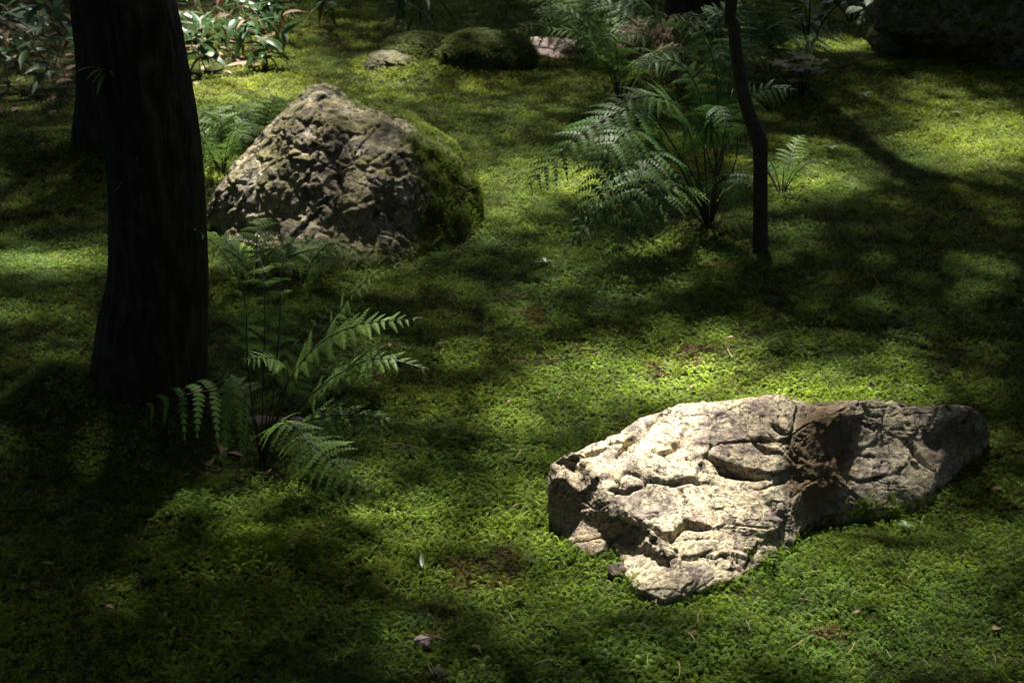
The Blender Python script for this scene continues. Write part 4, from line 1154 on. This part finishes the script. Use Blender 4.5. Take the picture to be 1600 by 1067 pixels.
# ------------------------------------------------------------------ shrubs at the back
def leaf_poly(name, ln, wd, mat_, lobes=0):
    V = [(0, 0, 0)]; 
    if lobes:
        m_ = 24
        for i in range(m_ + 1):
            a_ = R(-140) + R(280) * i / m_
            rr = (0.55 + 0.45 * abs(math.cos(a_ * lobes / 2.0))) * ln * (1 - 0.15 * abs(a_) / 2.4)
            V.append((math.sin(a_) * rr * wd, math.cos(a_) * rr, 0.03 * ln * math.cos(a_ * 5)))
        Fc = [[0, i, i + 1] for i in range(1, m_ + 1)]
        return new_mesh(name, np.array(V), Fc, mat_)
    V, Fc = [], []
    for i in range(7):
        u = i / 6; w = wd * .5 * math.sin(math.pi * min(1, u ** .8)) if 0 < u < 1 else 0.001
        V += [(-w, u * ln, -.2 * ln * u * u + w * .25), (0, u * ln, -.2 * ln * u * u), (w, u * ln, -.2 * ln * u * u + w * .25)]
    for i in range(6):
        for k in range(2): Fc.append([i * 3 + k, i * 3 + k + 1, (i + 1) * 3 + k + 1, (i + 1) * 3 + k])
    return new_mesh(name, np.array(V), Fc, mat_, True)
L_broad = [leaf_poly('leaf', .11, .06, M_broad), leaf_poly('leaf', .09, .055, M_broad)]
L_maple = [leaf_poly('leaf', .045, 1.0, M_yellow, 5), leaf_poly('leaf', .06, 1.0, M_yellow, 7)]
def shrub(px, py, h, nst, nlf, leaves, label, seed, spread=.25, flat=False, cat='shrub', name='shrub'):
    r = random.Random(seed); b_ = ground_pt(px, py)
    t_ = thing(name, b_, label, cat)
    for s_2 in range(nst):
        e = np.array([r.uniform(-1, 1) * spread, r.uniform(-1, 1) * spread, h * r.uniform(.7, 1.05)])
        pth = catmull([np.zeros(3), e * np.array([.3, .3, .5]), e], 10)
        V, Fc = tube(pth, np.linspace(.006, .002, 10), 6)
        st_ = link('stem', quads_mesh('stem', V, Fc, M_bark), t_)
        for k in range(nlf):
            u = r.uniform(.45, 1)
            p = np.array([np.interp(u, np.linspace(0, 1, 10), pth[:, j]) for j in range(3)])
            a_ = r.uniform(0, 6.283); off = .07 * r.random()
            p = p + np.array([-math.sin(a_), math.cos(a_), 0]) * off
            lf = link('leaf', leaves[r.randrange(len(leaves))], t_, tuple(p))
            lf.rotation_euler = (R(r.uniform(-25, 20)), R(r.uniform(-25, 25)), a_)
            q = r.uniform(.7, 1.2); lf.scale = (q, q, q)
    return t_
shrub(1262, 88, .42, 4, 9, L_broad, 'thin stemmed shrub with broad leaves behind the sapling', 61, .28)
shrub(1375, 62, .30, 4, 9, L_broad, 'leggy broad leaved shrub beside the large dark boulder', 62, .25)
shrub(1330, 40, .30, 3, 9, L_broad, 'small leafy shrub in shade at the back of the moss', 63, .25)
shrub(1255, 150, .22, 4, 14, L_maple, 'yellow green maple seedling low in the shade behind the sapling', 64, .22, name='maple_seedling', cat='seedling')
shrub(1470, 30, .30, 4, 10, L_broad, 'shaded broad leaved plant growing over the large dark boulder', 65, .35)
shrub(1560, 20, .35, 4, 10, L_broad, 'dark leafy shrub at the far back behind the large boulder', 66, .4)
L_seed = [leaf_poly('leaf', .03, .016, M_seed)]
def seedling(px, py, label, seed, s_2=1.0):
    r = random.Random(seed); t_ = thing('seedling', G(px, py), label, 'seedling')
    V, Fc = tube(np.array([[0, 0, -.01], [0, 0, .012], [0.002, 0, .026]]), .0012, 5)
    link('stem', quads_mesh('stem', V, Fc, M_culm), t_)
    for k in range(4):
        lf = link('leaf', L_seed[0], t_, (0.002, 0, .024)); lf.rotation_euler = (R(r.uniform(5, 30)), 0, k * 1.57 + r.uniform(-.3, .3))
    t_.scale = (s_2 * .7,) * 3
seedling(1297, 243, 'pale two leaved seedling standing in the lit moss by the sapling', 1, 1.8)
seedling(850, 420, 'tiny pale seedling in the dark moss between grey boulder and glossy fern', 2, 1.3)
seedling(1495, 185, 'tiny seedling on the shaded moss slope near the large dark boulder', 3, 1.5)
seedling(1350, 157, 'faint bluish seedling in deep shade below the large dark boulder', 4, 1.6)
seedling(1412, 832, 'small bluish sprout in moss banked against the tan rock', 5, 1.0)

# strap ferns on the near trunk
L_strap = blade('leaf', 0.075, 0.010, 0.5, .2, M_fern, 3)
for k, (a_, b_, n_, lbl) in enumerate([(165, 115, 7, 'largest strap leaved fern tuft clinging to the thick trunk'), (190, 50, 4, 'topmost tiny strap fern growing on the thick trunk'), (205, 232, 5, 'strap fern tuft halfway down the thick trunk'), (195, 290, 4, 'lowest small strap fern tuft on the thick trunk')]):
    rr = random.Random(k)
    yv = Yt - 0.085
    t_ = thing('strap_fern', P(a_, b_, yv), lbl, 'fern')
    for j in range(n_):
        lf = link('leaf', L_strap, t_, (0, 0.02, 0)); s_2 = rr.uniform(.6, 1.2) * (1.15 if k == 0 else .8); lf.scale = (s_2,) * 3
        lf.rotation_euler = (R(rr.uniform(-10, 40)), 0, R(180) + R(rr.uniform(-100, 100)))

# ------------------------------------------------------------------ litter
r = random.Random(9)
dry = leaf_poly('fallen_leaf', .075, .036, M_dry); dry2 = blade('fallen_leaf', .13, .028, .35, .3, M_dry, 8)
k = 0
def fallen(px, py, me, s_2, label, group):
    o = link('fallen_leaf', me, None, G(px, py, 0.012))
    o.rotation_euler = (R(r.uniform(-15, 20)), R(r.uniform(-25, 25)), r.uniform(0, 6.28)); o.scale = (s_2,) * 3
    tag(o, label, 'leaf', group)
for _ in range(110):
    a_ = r.uniform(0, 440)
    lim = np.interp(a_, [0, 130, 200, 300, 440], [190, 170, 125, 140, 95])
    fallen(a_, r.uniform(50, lim), dry if r.random() < .5 else dry2, r.uniform(.7, 1.3), 'dry brown leaf lying in the litter under the bamboo grass', 'dry leaves under the bamboo grass')
fallen(96, 238, dry, 1.0, 'single mauve brown leaf on moss beside the slim trunk', None)
for (a_, b_) in [(380, 720), (330, 735), (290, 750), (420, 748), (350, 700)]:
    fallen(a_, b_, dry, r.uniform(.5, .8), 'dry leaf on the bare soil beneath the feathery fern', 'dry leaves beneath the feathery fern')
ivy = leaf_poly('fallen_leaf', .022, .9, M_seed, 5)
o = link('fallen_leaf', ivy, None, G(1203, 890, 0.03)); o.rotation_euler = (R(35), 0, R(190)); tag(o, 'pale lobed leaf standing at the edge of the tan rock', 'leaf')
o = link('fallen_leaf', blade('fallen_leaf', .045, .009, .1, .2, M_seed, 2), None, G(660, 902, 0.022)); o.rotation_euler = (R(20), 0, R(5)); tag(o, 'narrow pale green leaf stuck upright in open moss', 'leaf')
for _ in range(46):
    fallen(r.uniform(0, 1600), r.uniform(260, 1060), dry, r.uniform(.22, .42), 'tiny crumpled brown leaf lying in the open moss', 'tiny brown leaves in the open moss')
# needles and straws
def needle(ln):
    p = catmull([(-ln / 2, 0, 0), (0, ln * .06, ln * .04), (ln / 2, 0, 0)], 6)
    V, Fc = tube(p, np.linspace(.0013, .0008, 6), 5)
    return quads_mesh('twig', V, Fc, M_straw)
NEED = [needle(.03), needle(.045), needle(.06)]
fixed = [(745, 1002), (800, 975), (730, 990), (762, 1022), (690, 905), (810, 800), (420, 805), (960, 525), (1265, 560), (1470, 565), (925, 400), (835, 322), (1385, 285), (1530, 240), (1350, 795), (600, 700), (620, 705), (540, 608), (90, 680), (480, 585), (845, 705), (1380, 480), (1140, 560), (1000, 470)]
for a_, b_ in fixed + [(r.uniform(0, 1600), r.uniform(150, 1060)) for _ in range(150)]:
    p = G(a_, b_, 0.017)
    o = link('twig', NEED[r.randrange(3)], None, p); o.rotation_euler = (0, R(r.uniform(-25, 25)), r.uniform(0, 6.28))
    q = r.uniform(.4, .8) * (1 + .10 * max(0, p.y - 3)); o.scale = (q, q, q)
    tag(o, 'short straw coloured twig lying on the moss', 'twig', 'straw coloured twigs scattered on the moss')
